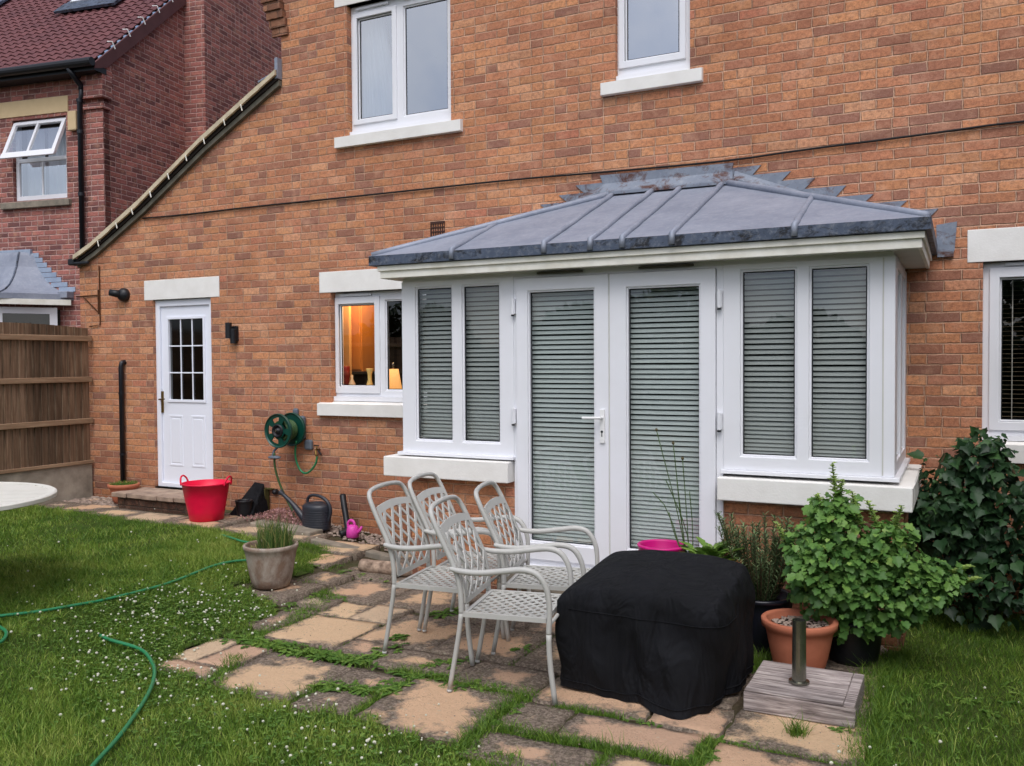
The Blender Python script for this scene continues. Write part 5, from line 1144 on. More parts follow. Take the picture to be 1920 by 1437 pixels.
# chives in the clay pot
n = 460; a = rng.uniform(0, 2*PI, n); r_ = .13*np.sqrt(rng.random(n)); sx_ = rng.normal(0, 1, n)
V, F, npr, tn_ = blades(-4.70+r_*np.cos(a), -1.85+r_*np.sin(a), np.full(n, gz(-4.7)+.24), rng.uniform(.12, .34, n), .0075, rng.uniform(.02, .12, n), rng.random(n)**1.5)
npmesh('chives', V, F, npr, M['chive'], tn_, parent=gp)
n = 60; a = rng.uniform(0, 2*PI, n); r_ = .05*np.sqrt(rng.random(n))
V, F, npr, tn_ = blades(-4.80+r_*np.cos(a), -1.93+r_*np.sin(a), np.full(n, gz(-4.7)+.25), rng.uniform(.05, .12, n), .012, rng.uniform(.02, .06, n), np.full(n, .97))
npmesh('dry_leaves', V, F, npr, M['chive'], tn_, parent=gp)

# ================================================================== RED TUB AND NEIGHBOURS
t = thing('red_tub', 'bright red flexible garden tub with two loop handles in front of the doorstep', 'tub', (-6.72, -.66, -.04))
tz = gz(-6.7)+.015; TX, TY = -6.69, -.62
MB().lathe([(.150, 0), (.162, .004), (.178, .10), (.202, .22), (.226, .355), (.234, .358), (.234, .372), (.224, .372), (.198, .22), (.165, .03), (.0001, .02)], (TX, TY, tz), 48, wob=.012).build('tub_wall', M['red_plastic'], t, smooth=True)
for s in (-1, 1):
    ax = Vector((math.cos(.30), math.sin(.30), 0))*s; pp = Vector((-ax.y, ax.x, 0)); c0 = Vector((TX, TY, tz+.365))+ax*.229
    MB().tube([c0+pp*u*.070+Vector((0, 0, h))+ax*o_ for u, h, o_ in ((-1, -.02, 0), (-.9, .03, .01), (-.5, .062, .02), (0, .07, .022), (.5, .062, .02), (.9, .03, .01), (1, -.02, 0))], .009, 8, smooth=1).build('handle', M['red_plastic'], t, smooth=True)
tag(MB().add([(-6.58, -.06, gz(-6.5)+.33), (-6.44, -.07, gz(-6.5)+.32), (-6.40, -.32, gz(-6.5)), (-6.68, -.36, gz(-6.5)), (-6.66, -.04, gz(-6.5)), (-6.40, -.04, gz(-6.5))], [(0, 1, 2, 3), (0, 3, 4), (1, 5, 2), (0, 4, 5, 1), (2, 5, 4, 3)]).build('black_bag', M['cover'], bevel=.01), 'black plastic bag propped against the wall behind the red tub', 'bag')

# watering can
t = thing('watering_can', 'large dark grey watering can with long spout beneath the hose reel', 'watering can', (-5.55, -.32, gz(-5.55)))
wz = gz(-5.55)+.02; WX, WY = -5.545, -.33
body = [(.115, 0), (.135, .006)]+[(.137+.0025*math.sin(i*PI), .02+i*.02) for i in range(10)]+[(.137, .225), (.128, .24), (.118, .247)]
mb = MB().lathe(body+[(.085, .262), (.075, .262), (.072, .20)], (WX, WY, wz), 40, sx=1.08, sy=.82)
for i in range(7): mb.lathe([(.1375, .05+i*.022-.003), (.140, .05+i*.022), (.1375, .05+i*.022+.003)], (WX, WY, wz), 40, sx=1.08, sy=.82)
mb.build('can_body', M['grey_can'], t, smooth=True)
MB().tube([(WX-.09, WY, wz+.05), (WX-.19, WY, wz+.13), (WX-.30, WY, wz+.235), (WX-.415, WY, wz+.315)], [.055, .036, .022, .017], 14, smooth=2).build('spout', M['grey_can'], t, smooth=True)
MB().tube([(WX-.415, WY, wz+.315), (WX-.45, WY, wz+.335)], [.018, .032], 14).build('rose', M['grey_can'], t)
MB().tube([(WX-.105, WY, wz+.235), (WX-.11, WY, wz+.30), (WX-.05, WY, wz+.335), (WX+.06, WY, wz+.325), (WX+.15, WY, wz+.27), (WX+.175, WY, wz+.18), (WX+.14, WY, wz+.09)], [.014, .015, .015, .018, .018, .014], 10, smooth=2).build('handle', M['grey_can'], t, smooth=True)
# small pink watering can
t = thing('toy_watering_can', 'small bright pink childs watering can beside the black pipe offcut', 'watering can', (-5.12, -.3, gz(-5.12)))
pz = gz(-5.12)+.02; PX_, PY_ = -5.115, -.33
MB().lathe([(.05, 0), (.062, .006), (.060, .06), (.052, .10), (.03, .12)], (PX_, PY_, pz), 24).build('can_body', M['pink'], t, smooth=True)
MB().tube([(PX_-.045, PY_, pz+.07), (PX_-.06, PY_, pz+.13), (PX_-.025, PY_, pz+.165), (PX_+.015, PY_, pz+.15), (PX_+.025, PY_, pz+.11)], .013, 10, smooth=2).build('handle', M['pink'], t, smooth=True)
MB().tube([(PX_+.04, PY_, pz+.035), (PX_+.085, PY_, pz+.075), (PX_+.105, PY_, pz+.11)], [.018, .011], 10).build('spout', M['pink'], t, smooth=True)
tag(MB().tube([(-5.36, -.16, .245), (-5.33, -.19, .20), (-5.22, -.27, -.04), (-5.205, -.30, gz(-5.2)+.05), (-5.24, -.36, gz(-5.2)+.03)], [.032, .03, .028, .034, .036], 12, smooth=1).build('pipe_offcut', M['black_plastic'], smooth=True), 'bent black pipe offcut leaning on the wall next to the pink watering can', 'pipe')
tag(MB().box(-6.10, -5.42, -.62, -.42, -.06, -.005, lambda x, y, z: (x, y+.10*(x+5.8), z+gz(x)+.06)).build('kerb_stone', M['stone_grey'], bevel=.012), 'grey stone drain slab laid below the watering can', 'slab')
tag(MB().box(-5.30, -4.45, -.66, -.56, -.04, .02, lambda x, y, z: (x, y+.12*(x+4.8), z+gz(x)+.02)).build('edging_stone', M['stone_grey'], bevel=.01), 'low mossy edging stone in front of the pink watering can', 'edging')
# logs
def logm(p, q, r0, r1, seed):
    random.seed(seed); n = 9; P_ = [Vector(p).lerp(Vector(q), i/n)+Vector((random.uniform(-.01, .01), random.uniform(-.01, .01), random.uniform(-.008, .008))) for i in range(n+1)]
    return MB().tube(P_, [r0*random.uniform(.88, 1.1) for _ in range(4)]+[r1], 14)
lg = tag(logm((-4.49, -1.03, gz(-4.49)+.055), (-3.55, -.98, gz(-3.6)+.06), .055, .05, 3).build('log', M['bark'], smooth=True), 'long thin bark covered log lying behind the left chair', 'log')
tag(logm((-4.06, -.90, gz(-4)+.14), (-3.55, -.86, gz(-3.6)+.15), .04, .045, 5).build('log', M['bark'], smooth=True), 'shorter split log lying on top of the long log', 'log')
tag(logm((-4.05, -1.22, gz(-4)+.02), (-3.62, -1.30, gz(-3.6)+.03), .022, .016, 8).build('branch', M['bark'], smooth=True), 'pale peeling branch lying in front of the logs', 'branch')
random.seed(11)
# hoses on the lawn
def groundpts(P_, dz): return [(x, y, gz(x)+d) for (x, y), d in zip(P_, dz)]
tag(MB().tube(groundpts([(-4.80, -3.33), (-4.67, -3.37), (-4.5, -3.345), (-4.36, -3.37), (-4.23, -3.44), (-4.09, -3.53), (-3.96, -3.65), (-3.84, -3.78), (-3.73, -3.92), (-3.6, -4.10), (-3.46, -4.31), (-3.35, -4.51), (-3.1, -4.9), (-2.9, -5.4)], [.02, .04, .045, .045, .045, .045, .045, .045, .045, .045, .045, .045, .04, .03]), .0105, 10, smooth=2).build('garden_hose', M['hose'], smooth=True), 'bright green garden hose curving across the lawn towards the camera', 'hose')
tag(MB().tube(groundpts([(-5.6, -3.75), (-5.47, -3.54), (-5.38, -3.35), (-5.31, -3.16), (-5.27, -2.98), (-5.25, -2.8), (-5.23, -2.56), (-5.24, -2.33), (-5.28, -2.1), (-5.31, -1.89), (-5.28, -1.72), (-5.20, -1.59), (-5.0, -1.50), (-4.9, -1.5)], [.03, .035, .03, .035, .03, .03, .03, .03, .035, .04, .045, .045, .04, .03]), .010, 10, smooth=2).build('garden_hose', M['hose'], smooth=True), 'green hose half sunk in the grass running from the lawn to the clay pot', 'hose')
tag(MB().tube(groundpts([(-6.05, -1.08), (-5.9, -1.14), (-5.78, -1.18), (-5.66, -1.2), (-5.52, -1.18), (-5.4, -1.2)], [.02, .04, .045, .045, .045, .03]), .010, 10, smooth=2).build('garden_hose', M['hose'], smooth=True), 'short stretch of green hose on the grass behind the clay pot', 'hose')
tag(MB().tube(groundpts([(-5.4, -3.62), (-5.25, -3.68), (-5.15, -3.70), (-5.04, -3.81), (-5.04, -3.95), (-5.2, -4.1)], [.02, .045, .045, .045, .04, .02]), .0105, 10, smooth=2).build('garden_hose', M['hose'], smooth=True), 'small green loop of hose on the lawn at the left edge', 'hose')

# ================================================================== ROUND TABLE
t = thing('garden_table', 'large round white slatted garden table at the left edge', 'table', (-6.2, -3.6, -.03))
TC, TR, TZ = (-6.19, -3.59), .80, .65
tt_ = MB(); ang = math.radians(20); nsl = 26
for i in range(nsl):
    y0 = -TR+.04+i*(2*TR-.08)/nsl; y1 = y0+(2*TR-.08)/nsl-.012; ym = max(abs(y0), abs(y1)); hx_ = math.sqrt(max(0, (TR-.03)**2-ym**2))
    if hx_ < .05: continue
    tt_.box(-hx_, hx_, y0, y1, TZ-.016, TZ-.002, lambda x, y, z: (TC[0]+x*math.cos(ang)-y*math.sin(ang), TC[1]+x*math.sin(ang)+y*math.cos(ang), z))
tt_.build('slats', M['table'], t)
MB().lathe([(TR-.055, TZ-.022), (TR-.055, TZ), (TR-.01, TZ+.003), (TR, TZ-.004), (TR, TZ-.028), (TR-.012, TZ-.034)], (TC[0], TC[1], 0), 72).lathe([(TR-.6, TZ-.045), (TR-.6, TZ-.02), (TR-.55, TZ-.02), (TR-.55, TZ-.045)], (TC[0], TC[1], 0), 40).build('rim', M['table'], t, smooth=False)
for i in range(4):
    a_ = ang+PI/4+i*PI/2; cx_, cy_ = math.cos(a_), math.sin(a_)
    MB().tube([(TC[0]+cx_*.30, TC[1]+cy_*.30, TZ-.03), (TC[0]+cx_*.26, TC[1]+cy_*.26, .3), (TC[0]+cx_*.40, TC[1]+cy_*.40, gz(-6)+.0)], .018, 10, smooth=1).build('leg', M['table'], t, smooth=True)
MB().beam((TC[0]-.6, TC[1]-.2, TZ-.03), (TC[0]+.6, TC[1]+.2, TZ-.03), .03, .018).beam((TC[0]-.2, TC[1]+.6, TZ-.03), (TC[0]+.2, TC[1]-.6, TZ-.03), .03, .017).build('underframe', M['table'], t)

# ================================================================== PLANTS
def stems(pts_list, r, mat, name, parent):
    m_ = MB()
    for p in pts_list: m_.tube(p, r, 6, smooth=1)
    return m_.build(name, mat, parent, smooth=True)
def norm(a): return a/(np.linalg.norm(a, axis=1, keepdims=True)+1e-9)
# currant bush
cb_ = thing('currant_bush', 'bright green lobed leaf currant bush in front of the right bay window', 'bush', (-.5, -1.62, -.22))
blobs = [((-.62, -1.68, .34), (.30, .28, .30), 1150), ((-.42, -1.66, .24), (.28, .26, .25), 860), ((-.18, -1.66, .30), (.17, .20, .17), 420), ((-.66, -1.66, .62), (.14, .16, .17), 330), ((-.80, -1.68, .36), (.13, .18, .24), 240), ((-.05, -1.66, .36), (.09, .12, .06), 50), ((-.36, -1.7, .52), (.16, .16, .12), 200), ((-.56, -1.68, .04), (.16, .18, .12), 120)]
Pl, Nl = [], []
for c_, s_, k_ in blobs:
    d = norm(rng.normal(0, 1, (k_, 3))); rad = rng.uniform(.5, 1.0, (k_, 1))*(1+.16*np.sin(d[:, :1]*9+c_[0]*30)*np.cos(d[:, 2:]*7))
    Pl.append(np.array(c_)+d*np.array(s_)*rad); Nl.append(d)
Pc, Nd = np.concatenate(Pl), np.concatenate(Nl)
Nv = norm(Nd*.7+np.array([.1, -.35, .75])+rng.normal(0, .28, Pc.shape)); Dv = norm(Nd*np.array([1, 1, .3])+np.array([0, -.2, -.45])+rng.normal(0, .4, Pc.shape))
leafobj('leaves', Pc, Dv, Nv, rng.uniform(.026, .064, len(Pc)), LEAF_ROUND, M['currant'], np.clip(rng.normal(.45, .24, len(Pc))+.35*(Pc[:, 2]-.2), 0, 1), parent=cb_)
# pale shoot tips with tiny leaves
tips = [((-.64, -1.68, .70), (-.655, -1.75, .955)), ((-.66, -1.66, .62), (-.60, -1.72, .86)), ((-.40, -1.68, .55), (-.47, -1.75, .75)), ((-.34, -1.68, .55), (-.29, -1.75, .735)), ((-.52, -1.7, .6), (-.55, -1.75, .80)), ((-.9, -1.68, .4), (-.97, -1.72, .58)), ((-.04, -1.66, .36), (.06, -1.70, .42)), ((-.7, -1.66, .65), (-.75, -1.7, .76)), ((-.30, -1.66, .5), (-.33, -1.70, .66)), ((0.0, -1.66, .3), (.09, -1.7, .36))]
Ps, Ds, Ns, Zs = [], [], [], []
for p, q in tips:
    p, q = np.array(p), np.array(q); kk = int(np.linalg.norm(q-p)/.0105)+5
    for i in range(kk):
        f = i/kk; a = i*2.4; Ps.append(p+(q-p)*f); Ds.append([math.cos(a), math.sin(a), .5]); Ns.append([-.4*math.cos(a), -.4*math.sin(a), 1]); Zs.append(random.uniform(.75, 1.15)*.052*(1-.45*f))
leafobj('shoot_leaves', np.array(Ps), np.array(Ds, float), np.array(Ns, float), np.array(Zs), LEAF_ROUND, M['shoot'], rng.uniform(.3, 1, len(Ps)), parent=cb_)
st_ = [[(-.52, -1.56, -.12), (-.55+.1*math.sin(i), -1.6, .1), (p[0], p[1], p[2]), (q[0], q[1], q[2])] for i, (p, q) in enumerate(tips)]
stems(st_, .0028, M['stem'], 'stems', cb_)
# large shrub at the right
sb = thing('wall_shrub', 'dark green large leaved shrub against the wall at the right edge', 'bush', (.1, -.4, -.22))
blobs = [((-.02, -.42, .55), (.30, .24, .34), 620), ((.12, -.42, .86), (.17, .18, .20), 330), ((.36, -.45, .42), (.34, .26, .36), 640), ((-.16, -.48, .46), (.18, .20, .22), 300), ((.25, -.55, .10), (.42, .30, .26), 360), ((-.05, -.45, .08), (.24, .24, .26), 160), ((.72, -.5, .35), (.35, .3, .45), 300)]
Pl, Nl = [], []
for c_, s_, k_ in blobs:
    d = norm(rng.normal(0, 1, (k_, 3))); rad = rng.uniform(.5, 1.12, (k_, 1))*(1+.34*np.sin(d[:, :1]*8+c_[0]*20)*np.cos(d[:, 2:]*7)); rad = np.minimum(rad, 1.18); Pl.append(np.array(c_)+d*np.array(s_)*rad); Nl.append(d)
Pc, Nd = np.concatenate(Pl), np.concatenate(Nl); Pc[:, 1] = np.minimum(Pc[:, 1], -.06)
Nv = norm(Nd*.6+np.array([-.1, -.5, .6])+rng.normal(0, .42, Pc.shape)); Dv = norm(Nd*np.array([1, 1, .2])+np.array([0, -.2, -.5])+rng.normal(0, .6, Pc.shape))
leafobj('leaves', Pc, Dv, Nv, (.03+.075*rng.random(len(Pc))**1.6), LEAF_LOBED2, M['shrub'], np.clip(rng.normal(.45, .22, len(Pc))+.2*(Pc[:, 2]-.4), 0, 1), parent=sb)
stems([[(.05+.05*i, -.3, -.25), (-.1+.12*i, -.38, .2), (-.2+.2*i, -.42, .6), (-.1+.12*i, -.42, .9)] for i in range(5)], .010, M['bark_dark'], 'stems', sb)
# rosemary
ro = thing('rosemary', 'upright grey green rosemary with needle leaves under the right bay sill', 'herb', (-1.10, -1.58, .08))
Ps, Ds, Ns, Zs, sl_ = [], [], [], [], []
for i in range(64):
    a = random.uniform(0, 2*PI); r0 = random.uniform(0, .09); sp = random.uniform(.03, .24); h = random.uniform(.22, .50)*(1 if random.random() < .8 else 1.12); cx_, cy_ = -1.10+r0*math.cos(a), -1.58+r0*math.sin(a)*.8
    tipx, tipy = cx_+sp*math.cos(a)-.02, cy_+sp*.7*math.sin(a); b_ = (cx_, cy_, .06); tpt = (tipx, tipy, .08+h)
    sl_.append([b_, ((cx_+tipx)/2+.02*math.cos(a), (cy_+tipy)/2, .06+h*.45), tpt])
    kk = int(h/.0042)
    for j in range(kk):
        f = (j+.5)/kk; aa = j*2.4+i; x = cx_+(tipx-cx_)*f+.02*math.cos(a)*math.sin(PI*f); y = cy_+(tipy-cy_)*f; z = .06+(h+.02)*f
        Ps.append((x, y, z)); Ds.append((math.cos(aa)*.7, math.sin(aa)*.7, .75)); Ns.append((-math.cos(aa), -math.sin(aa), .5)); Zs.append(random.uniform(.028, .046))
leafobj('needles', np.array(Ps), np.array(Ds), np.array(Ns), np.array(Zs), [(0, 0), (.10, .3), (.09, .8), (0, 1), (-.09, .8), (-.10, .3)], M['rosemary'], rng.random(len(Ps)), parent=ro)
stems(sl_, .0028, M['bark_dark'], 'stems', ro)
# salad leaves in orange pot
sa_ = thing('salad_plant', 'bright green floppy salad leaves poking up behind the barbecue', 'herb', (-1.36, -1.64, .28))
n = 90; a = rng.uniform(0, 2*PI, n); P_ = np.stack([-1.37+.12*np.cos(a)*rng.random(n), -1.66+.08*np.sin(a), rng.uniform(.28, .37, n)], 1)
leafobj('leaves', P_, np.stack([np.cos(a)*.7, np.sin(a)*.6, np.full(n, .8)], 1), np.stack([-np.cos(a), -np.sin(a), np.full(n, .8)], 1)+rng.normal(0, .2, (n, 3)), rng.uniform(.06, .12, n), LEAF_OVAL, M['lettuce'], rng.random(n), parent=sa_, curl=.4)
# tall thin stems
ts = thing('tall_onion_stems', 'tall thin dark flower stems with small dry heads in front of the right garden door', 'plant', (-1.55, -1.6, .3))
tl_ = [((-1.53, -1.62, .25), (-1.60, -1.62, .6), (-1.735, -1.62, 1.10)), ((-1.54, -1.6, .25), (-1.58, -1.62, .6), (-1.625, -1.62, 1.02)), ((-1.52, -1.62, .25), (-1.54, -1.62, .6), (-1.565, -1.62, .925)), ((-1.55, -1.61, .25), (-1.66, -1.62, .6), (-1.76, -1.62, .70)), ((-1.51, -1.6, .25), (-1.55, -1.6, .5), (-1.68, -1.6, .78)), ((-1.50, -1.62, .25), (-1.50, -1.62, .5), (-1.52, -1.62, .72)), ((-1.53, -1.63, .25), (-1.62, -1.63, .45), (-1.65, -1.63, .58)), ((-1.52, -1.63, .25), (-1.57, -1.63, .5), (-1.60, -1.63, .80))]
stems(tl_, .0032, M['stem'], 'stems', ts)
for p in tl_[:3]: MB().ball(p[2], .010, 8, 6, 1.1).build('seed_head', M['bud'], ts, smooth=True)
# heather by the drain
he = thing('sedum_clump', 'dry pinkish sedum clump behind the clay pot below the hose', 'plant', (-6.0, -.33, -.04))
n = 1500; Ph = np.stack([rng.normal(-5.98, .16, n), rng.normal(-.36, .08, n), np.zeros(n)], 1); Ph[:, 2] = gzv(Ph[:, 0])+.02+rng.random(n)*.13*np.exp(-((Ph[:, 0]+5.98)/.24)**2)
leafobj('flowers', Ph, rng.normal(0, 1, (n, 3))+np.array([0, 0, .8]), rng.normal(0, 1, (n, 3)), rng.uniform(.014, .03, n), LEAF_OVAL, M['heather'], rng.random(n), parent=he)

# ================================================================== GRASS, WEEDS, CLOVER, GRAVEL
def fbm(x, y):
    return .5+.25*np.sin(x*1.7+1.3*np.sin(y*1.1))+.15*np.sin(y*3.1+x*2.3)+.10*np.sin(x*7.1-y*5.3)
def lawn_pts(n, x0, x1, y0, y1, jitter=.05):
    x = rng.uniform(x0, x1, n); y = rng.uniform(y0, y1, n)
    jx, jy = x+jitter*np.sin(y*21+x*5), y+jitter*np.sin(x*23-y*4)
    k_ = ~inpoly(jx, jy, PATIO) & ~((x > -4.1) & (x < -.30) & (y > -1.25)) & (y < -.02)
    return x[k_], y[k_]
GV, GF, GN, GT = [], [], [], []; off = 0
def addb(x, y, h, wd, lean, tint, dz=-.005):
    global off
    V, F, npr, tn_ = blades(x, y, gzv(x)+dz, h, wd, lean, tint); GV.append(V); GF.append(F+off); GN.append(npr); GT.append(tn_); off += len(V)
def lawn(n, x0, x1, y0, y1, wd, hs=1.0):
    x, y = lawn_pts(n, x0, x1, y0, y1); m_ = len(x); f = fbm(x, y)
    h = (rng.gamma(5, .0052, m_)+.010)*(.75+.5*f)*hs; addb(x, y, h, wd*rng.uniform(.7, 1.3, m_), h*rng.uniform(.2, 1.1, m_), np.where(rng.random(m_) < .05, 1.0, np.clip(rng.normal(.50, .24, m_)+.8*(f-.5)+.25*np.sin(x*9.3+2*np.sin(y*6.1))*np.sin(y*8.1), 0, .97)))
lawn(330000, -6.2, -.9, -5.6, -1.0, .0042)
lawn(120000, -9.1, -5.2, -6.5, -.6, .0055)
lawn(50000, -.45, 1.6, -3.8, -.1, .0042, 1.1)
lawn(30000, -.9, 2.2, -5.5, -3.4, .0045)
lawn(50000, -9.1, 3, -8.5, -5.4, .007)
npmesh('grass', np.concatenate(GV), np.concatenate(GF), np.concatenate(GN), M['grass'], np.concatenate(GT), kind='stuff')
# grass in the joints
GV, GF, GN, GT = [], [], [], []; off = 0
def along(P_, dens, spread):
    xs_, ys2 = [], []
    for (xa, ya), (xb, yb) in zip(P_, P_[1:]):
        k_ = max(2, int(.75*dens*math.hypot(xb-xa, yb-ya))); t_ = rng.random(k_); xs_.append(xa+(xb-xa)*t_+rng.normal(0, spread, k_)); ys2.append(ya+(yb-ya)*t_+rng.normal(0, spread, k_))
    return np.concatenate(xs_), np.concatenate(ys2)
for P_, d_, s_, hh in [([(-3.9, -3.1), (-3.77, -3.28), (-3.73, -3.46)], 3800, .030, 1.1), ([(-4.0, -2.85), (-3.6, -2.86), (-3.1, -2.85)], 1800, .03, 1.0), ([(-3.1, -3.24), (-2.8, -3.2)], 2400, .03, 1.0), ([(-4.2, -2.86), (-4.1, -2.85), (-4.08, -2.47), (-4.13, -2.1), (-4.3, -1.75), (-4.62, -1.6)], 3200, .045, 1), ([(-3.14, -3.24), (-3.12, -3.5)], 2500, .025, .9), ([(-2.73, -3.5), (-2.75, -3.2), (-2.73, -2.95)], 2500, .022, .8),
                       ([(-2.03, -3.6), (-2.07, -3.3), (-2.06, -2.92)], 3600, .035, 1.2), ([(-2.0, -3.31), (-1.72, -3.32), (-1.56, -3.30), (-1.31, -3.31), (-1.02, -3.30)], 3300, .026, 1.2), ([(-1.42, -3.62), (-1.40, -3.32)], 3000, .02, 1), ([(-1.86, -2.96), (-1.7, -2.93), (-1.5, -2.935)], 2600, .016, .8), ([(-1.0, -3.0), (-.84, -3.0), (-.45, -3.0)], 2400, .014, .7),
                       ([(-1.0, -3.6), (-1.03, -3.3), (-1.03, -3.0)], 3200, .02, 1.1), ([(-.69, -2.80), (-.66, -2.76)], 5000, .018, 2.6), ([(-.36, -3.4), (-.35, -2.9), (-.37, -2.3), (-.42, -1.8), (-.30, -1.3)], 2600, .05, 1.9), ([(-1.06, -2.0), (-1.02, -1.75)], 2400, .03, 2.2), ([(-2.9, -2.86), (-2.52, -2.88), (-2.2, -2.9), (-2.0, -2.86)], 3600, .035, 1),
                       ([(-3.48, -2.16), (-3.48, -2.7)], 500, .008, .5), ([(-4.04, -2.17), (-3.47, -2.17)], 500, .008, .5), ([(-5.7, -1.0), (-5.3, -.85), (-5.0, -.8)], 3500, .05, 1.0), ([(-4.75, -1.2), (-4.8, -.85)], 2500, .03, .8), ([(-1.95, -1.89), (-1.4, -1.88)], 900, .02, .8), ([(-2.33, -2.5), (-2.33, -1.9)], 800, .012, .7), ([(-8.2, -.93), (-7.0, -1.0), (-6.1, -.98)], 2500, .04, 1.0)]:
    x, y = along(P_, d_, s_); m_ = len(x); h = (rng.gamma(4, .0056, m_)+.007)*hh
    addb(x, y, h, .0038, h*rng.uniform(.3, 1.1, m_), np.clip(rng.normal(.34, .24, m_), 0, 1))
npmesh('joint_grass', np.concatenate(GV), np.concatenate(GF), np.concatenate(GN), M['grass'], np.concatenate(GT), kind='stuff')
# broad leaved weeds as rosettes
Ps, Ds, Ns, Zs, Tn = [], [], [], [], []
def rosette(x, y, r, k_, up=.3):
    t0 = random.random()
    for i in range(k_):
        a = random.uniform(0, 2*PI); Ps.append((x+random.uniform(-.008, .008), y+random.uniform(-.008, .008), gz(x)+.012)); e_ = random.uniform(up*.4, up*1.8)
        Ds.append((math.cos(a), math.sin(a), e_)); Ns.append((-math.cos(a)*e_, -math.sin(a)*e_, 1)); Zs.append(r*random.uniform(.55, 1.1)); Tn.append(min(1, max(0, t0*.5+random.uniform(.1, .5))))
for P_, k_, sp, r in [([(-4.2, -2.85), (-3.97, -2.84), (-3.62, -2.84), (-3.29, -2.85), (-3.05, -2.84)], 85, .035, .075), ([(-3.14, -2.75), (-3.12, -2.5)], 10, .03, .07), ([(-3.14, -3.24), (-2.97, -3.23), (-2.78, -3.20), (-2.74, -3.0)], 42, .035, .07), ([(-2.85, -2.9), (-2.6, -2.9), (-2.3, -2.9)], 30, .04, .055), ([(-2.8, -2.74), (-2.55, -2.5)], 16, .04, .05),
                      ([(-3.19, -2.36), (-3.18, -2.30)], 4, .02, .09), ([(-3.2, -1.80), (-3.2, -1.70)], 4, .02, .11), ([(-2.4, -2.24), (-2.36, -2.2)], 4, .03, .10), ([(-4.6, -1.2), (-4.2, -1.22)], 14, .05, .05), ([(-4.3, -1.9), (-4.1, -1.8)], 14, .06, .05), ([(-1.0, -2.98), (-.8, -2.99)], 10, .02, .035), ([(-1.5, -2.93), (-1.3, -2.95)], 8, .02, .03), ([(-1.0, -3.3), (-1.02, -3.1)], 8, .02, .04),
                      ([(-2.05, -3.5), (-2.05, -3.0)], 10, .03, .045), ([(-.4, -2.6), (-.2, -2.0)], 20, .12, .05), ([(-1.05, -1.95), (-1.0, -1.8)], 6, .04, .08), ([(-4.35, -2.1), (-4.2, -2.2)], 12, .05, .05), ([(-5.0, -1.1), (-4.7, -1.0)], 10, .08, .04), ([(-.3, -1.9), (.6, -1.6)], 26, .15, .06)]:
    x, y = along(P_, k_/max(.05, sum(math.dist(a, b) for a, b in zip(P_, P_[1:]))), sp)
    for a, b in zip(x, y): rosette(a, b, r, random.randint(6, 10))
Ps, Ds, Ns = np.array(Ps), np.array(Ds), np.array(Ns)
leafobj('weeds', Ps, Ds, Ns, np.array(Zs), LEAF_TOOTH, M['weed'], np.array(Tn), kind='stuff', curl=.35)
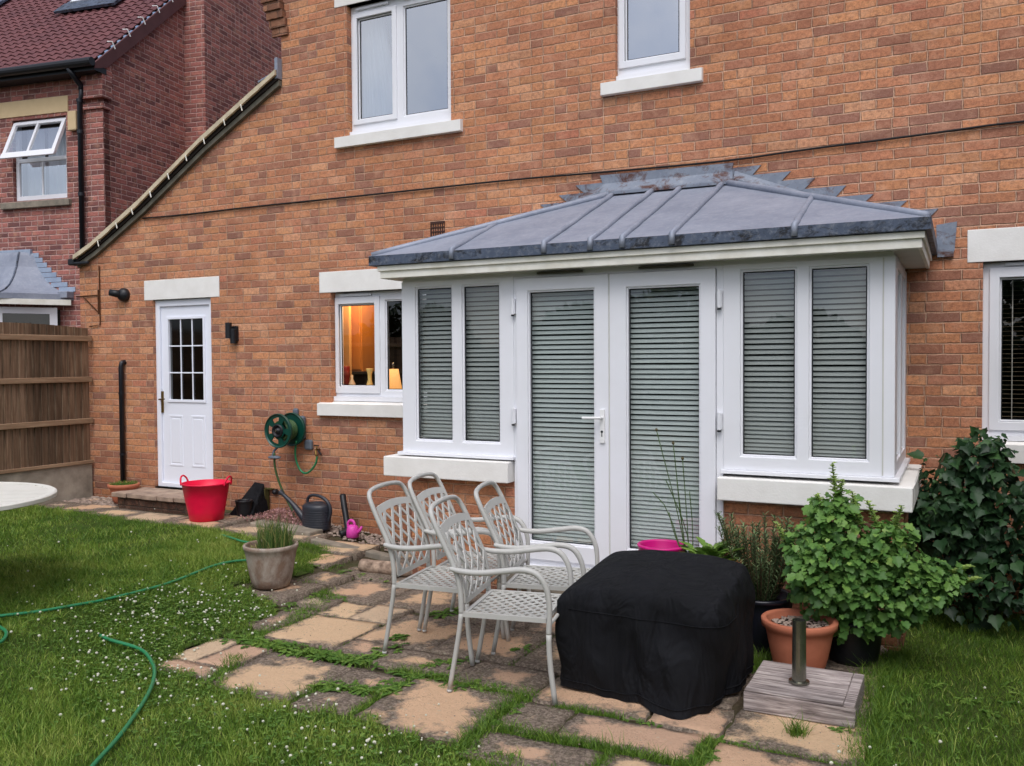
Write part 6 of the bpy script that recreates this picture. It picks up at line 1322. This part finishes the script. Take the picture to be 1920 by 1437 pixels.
# clover leaves and white flower heads in the lawn
CL = [(-4.98, -2.93, .18, 26), (-4.79, -2.74, .20, 44), (-4.7, -2.49, .22, 40), (-4.55, -2.75, .2, 34), (-5.05, -2.0, .16, 14), (-4.6, -3.3, .22, 40), (-4.33, -3.6, .16, 22), (-4.18, -3.5, .14, 26), (-3.94, -3.47, .14, 16), (-3.6, -3.9, .16, 14), (-2.9, -3.85, .25, 30), (-2.5, -3.8, .2, 26), (-2.1, -3.75, .18, 16), (-3.3, -3.7, .25, 18), (-5.3, -3.4, .4, 30), (-5.6, -2.6, .6, 22), (-3.4, -3.55, .12, 8), (-2.2, -4.1, .35, 22), (-.2, -2.9, .25, 10), (-7, -2, 1.2, 26), (-4.4, -2.4, .12, 12), (.2, -2.3, .4, 12)]
fl_ = MB(); cx_, cy_ = [], []
for x, y, s_, k_ in CL:
    for _ in range(int(k_*1.15)):
        a, b = random.gauss(x, s_*1.15), random.gauss(y, s_*1.15)
        r_ = random.choice([.0045, .006, .0075, .009]); z = gz(a)+random.uniform(.022, .045)
        fl_.ball((a, b, z), r_, 7, 5, .85)
    n = k_*7; cx_.append(rng.normal(x, s_*1.5, n)); cy_.append(rng.normal(y, s_*1.5, n))
fo = fl_.build('clover_flowers', M['petal'], smooth=False, merge=False); fo['kind'] = 'stuff'
cx_, cy_ = np.concatenate(cx_), np.concatenate(cy_); k_ = ~inpoly(cx_, cy_, PATIO); cx_, cy_ = cx_[k_], cy_[k_]; n = len(cx_); Pz = gzv(cx_)+rng.uniform(.02, .045, n)
leafobj('clover_leaves', np.repeat(np.stack([cx_, cy_, Pz], 1), 3, 0), np.stack([np.cos(np.tile([0, 2.1, 4.2], n)+np.repeat(rng.random(n)*6, 3)), np.sin(np.tile([0, 2.1, 4.2], n)+np.repeat(rng.random(n)*6, 3)), np.full(3*n, .1)], 1), np.tile([0, 0, 1.], (3*n, 1))+rng.normal(0, .15, (3*n, 3)), rng.uniform(.010, .017, 3*n), [(0, 0), (.4, .35), (.42, .8), (.1, 1), (0, .9), (-.1, 1), (-.42, .8), (-.4, .35)], M['weed'], np.clip(rng.normal(.55, .2, 3*n), 0, 1), kind='stuff')
# gravel
gm = MB()
for (x0, x1, y0, y1, n) in [(-9.1, -8.25, -.45, -.02, 520), (-5.9, -4.1, -.40, -.02, 700), (-.7, -.40, -1.32, -1.18, 60), (-8.6, -8.2, -.5, -.4, 40)]:
    for _ in range(n):
        x, y = random.uniform(x0, x1), random.uniform(y0, y1); r_ = random.choice([.008, .011, .015, .022]); gm.ball((x, y, gz(x)+.002+r_*.2), r_*random.uniform(.8, 1.2), 6, 4, .6)
gm.build('gravel', M['pebble'], smooth=False, merge=False)['kind'] = 'stuff'
# small debris on the slabs
gm = MB()
for _ in range(500):
    x, y = random.uniform(-4.9, -.4), random.uniform(-3.5, -1.3); gm.ball((x, y, gz(x)+.018), random.uniform(.002, .005), 5, 3, .6)
gm.build('grit', M['pebble'], merge=False)['kind'] = 'stuff'
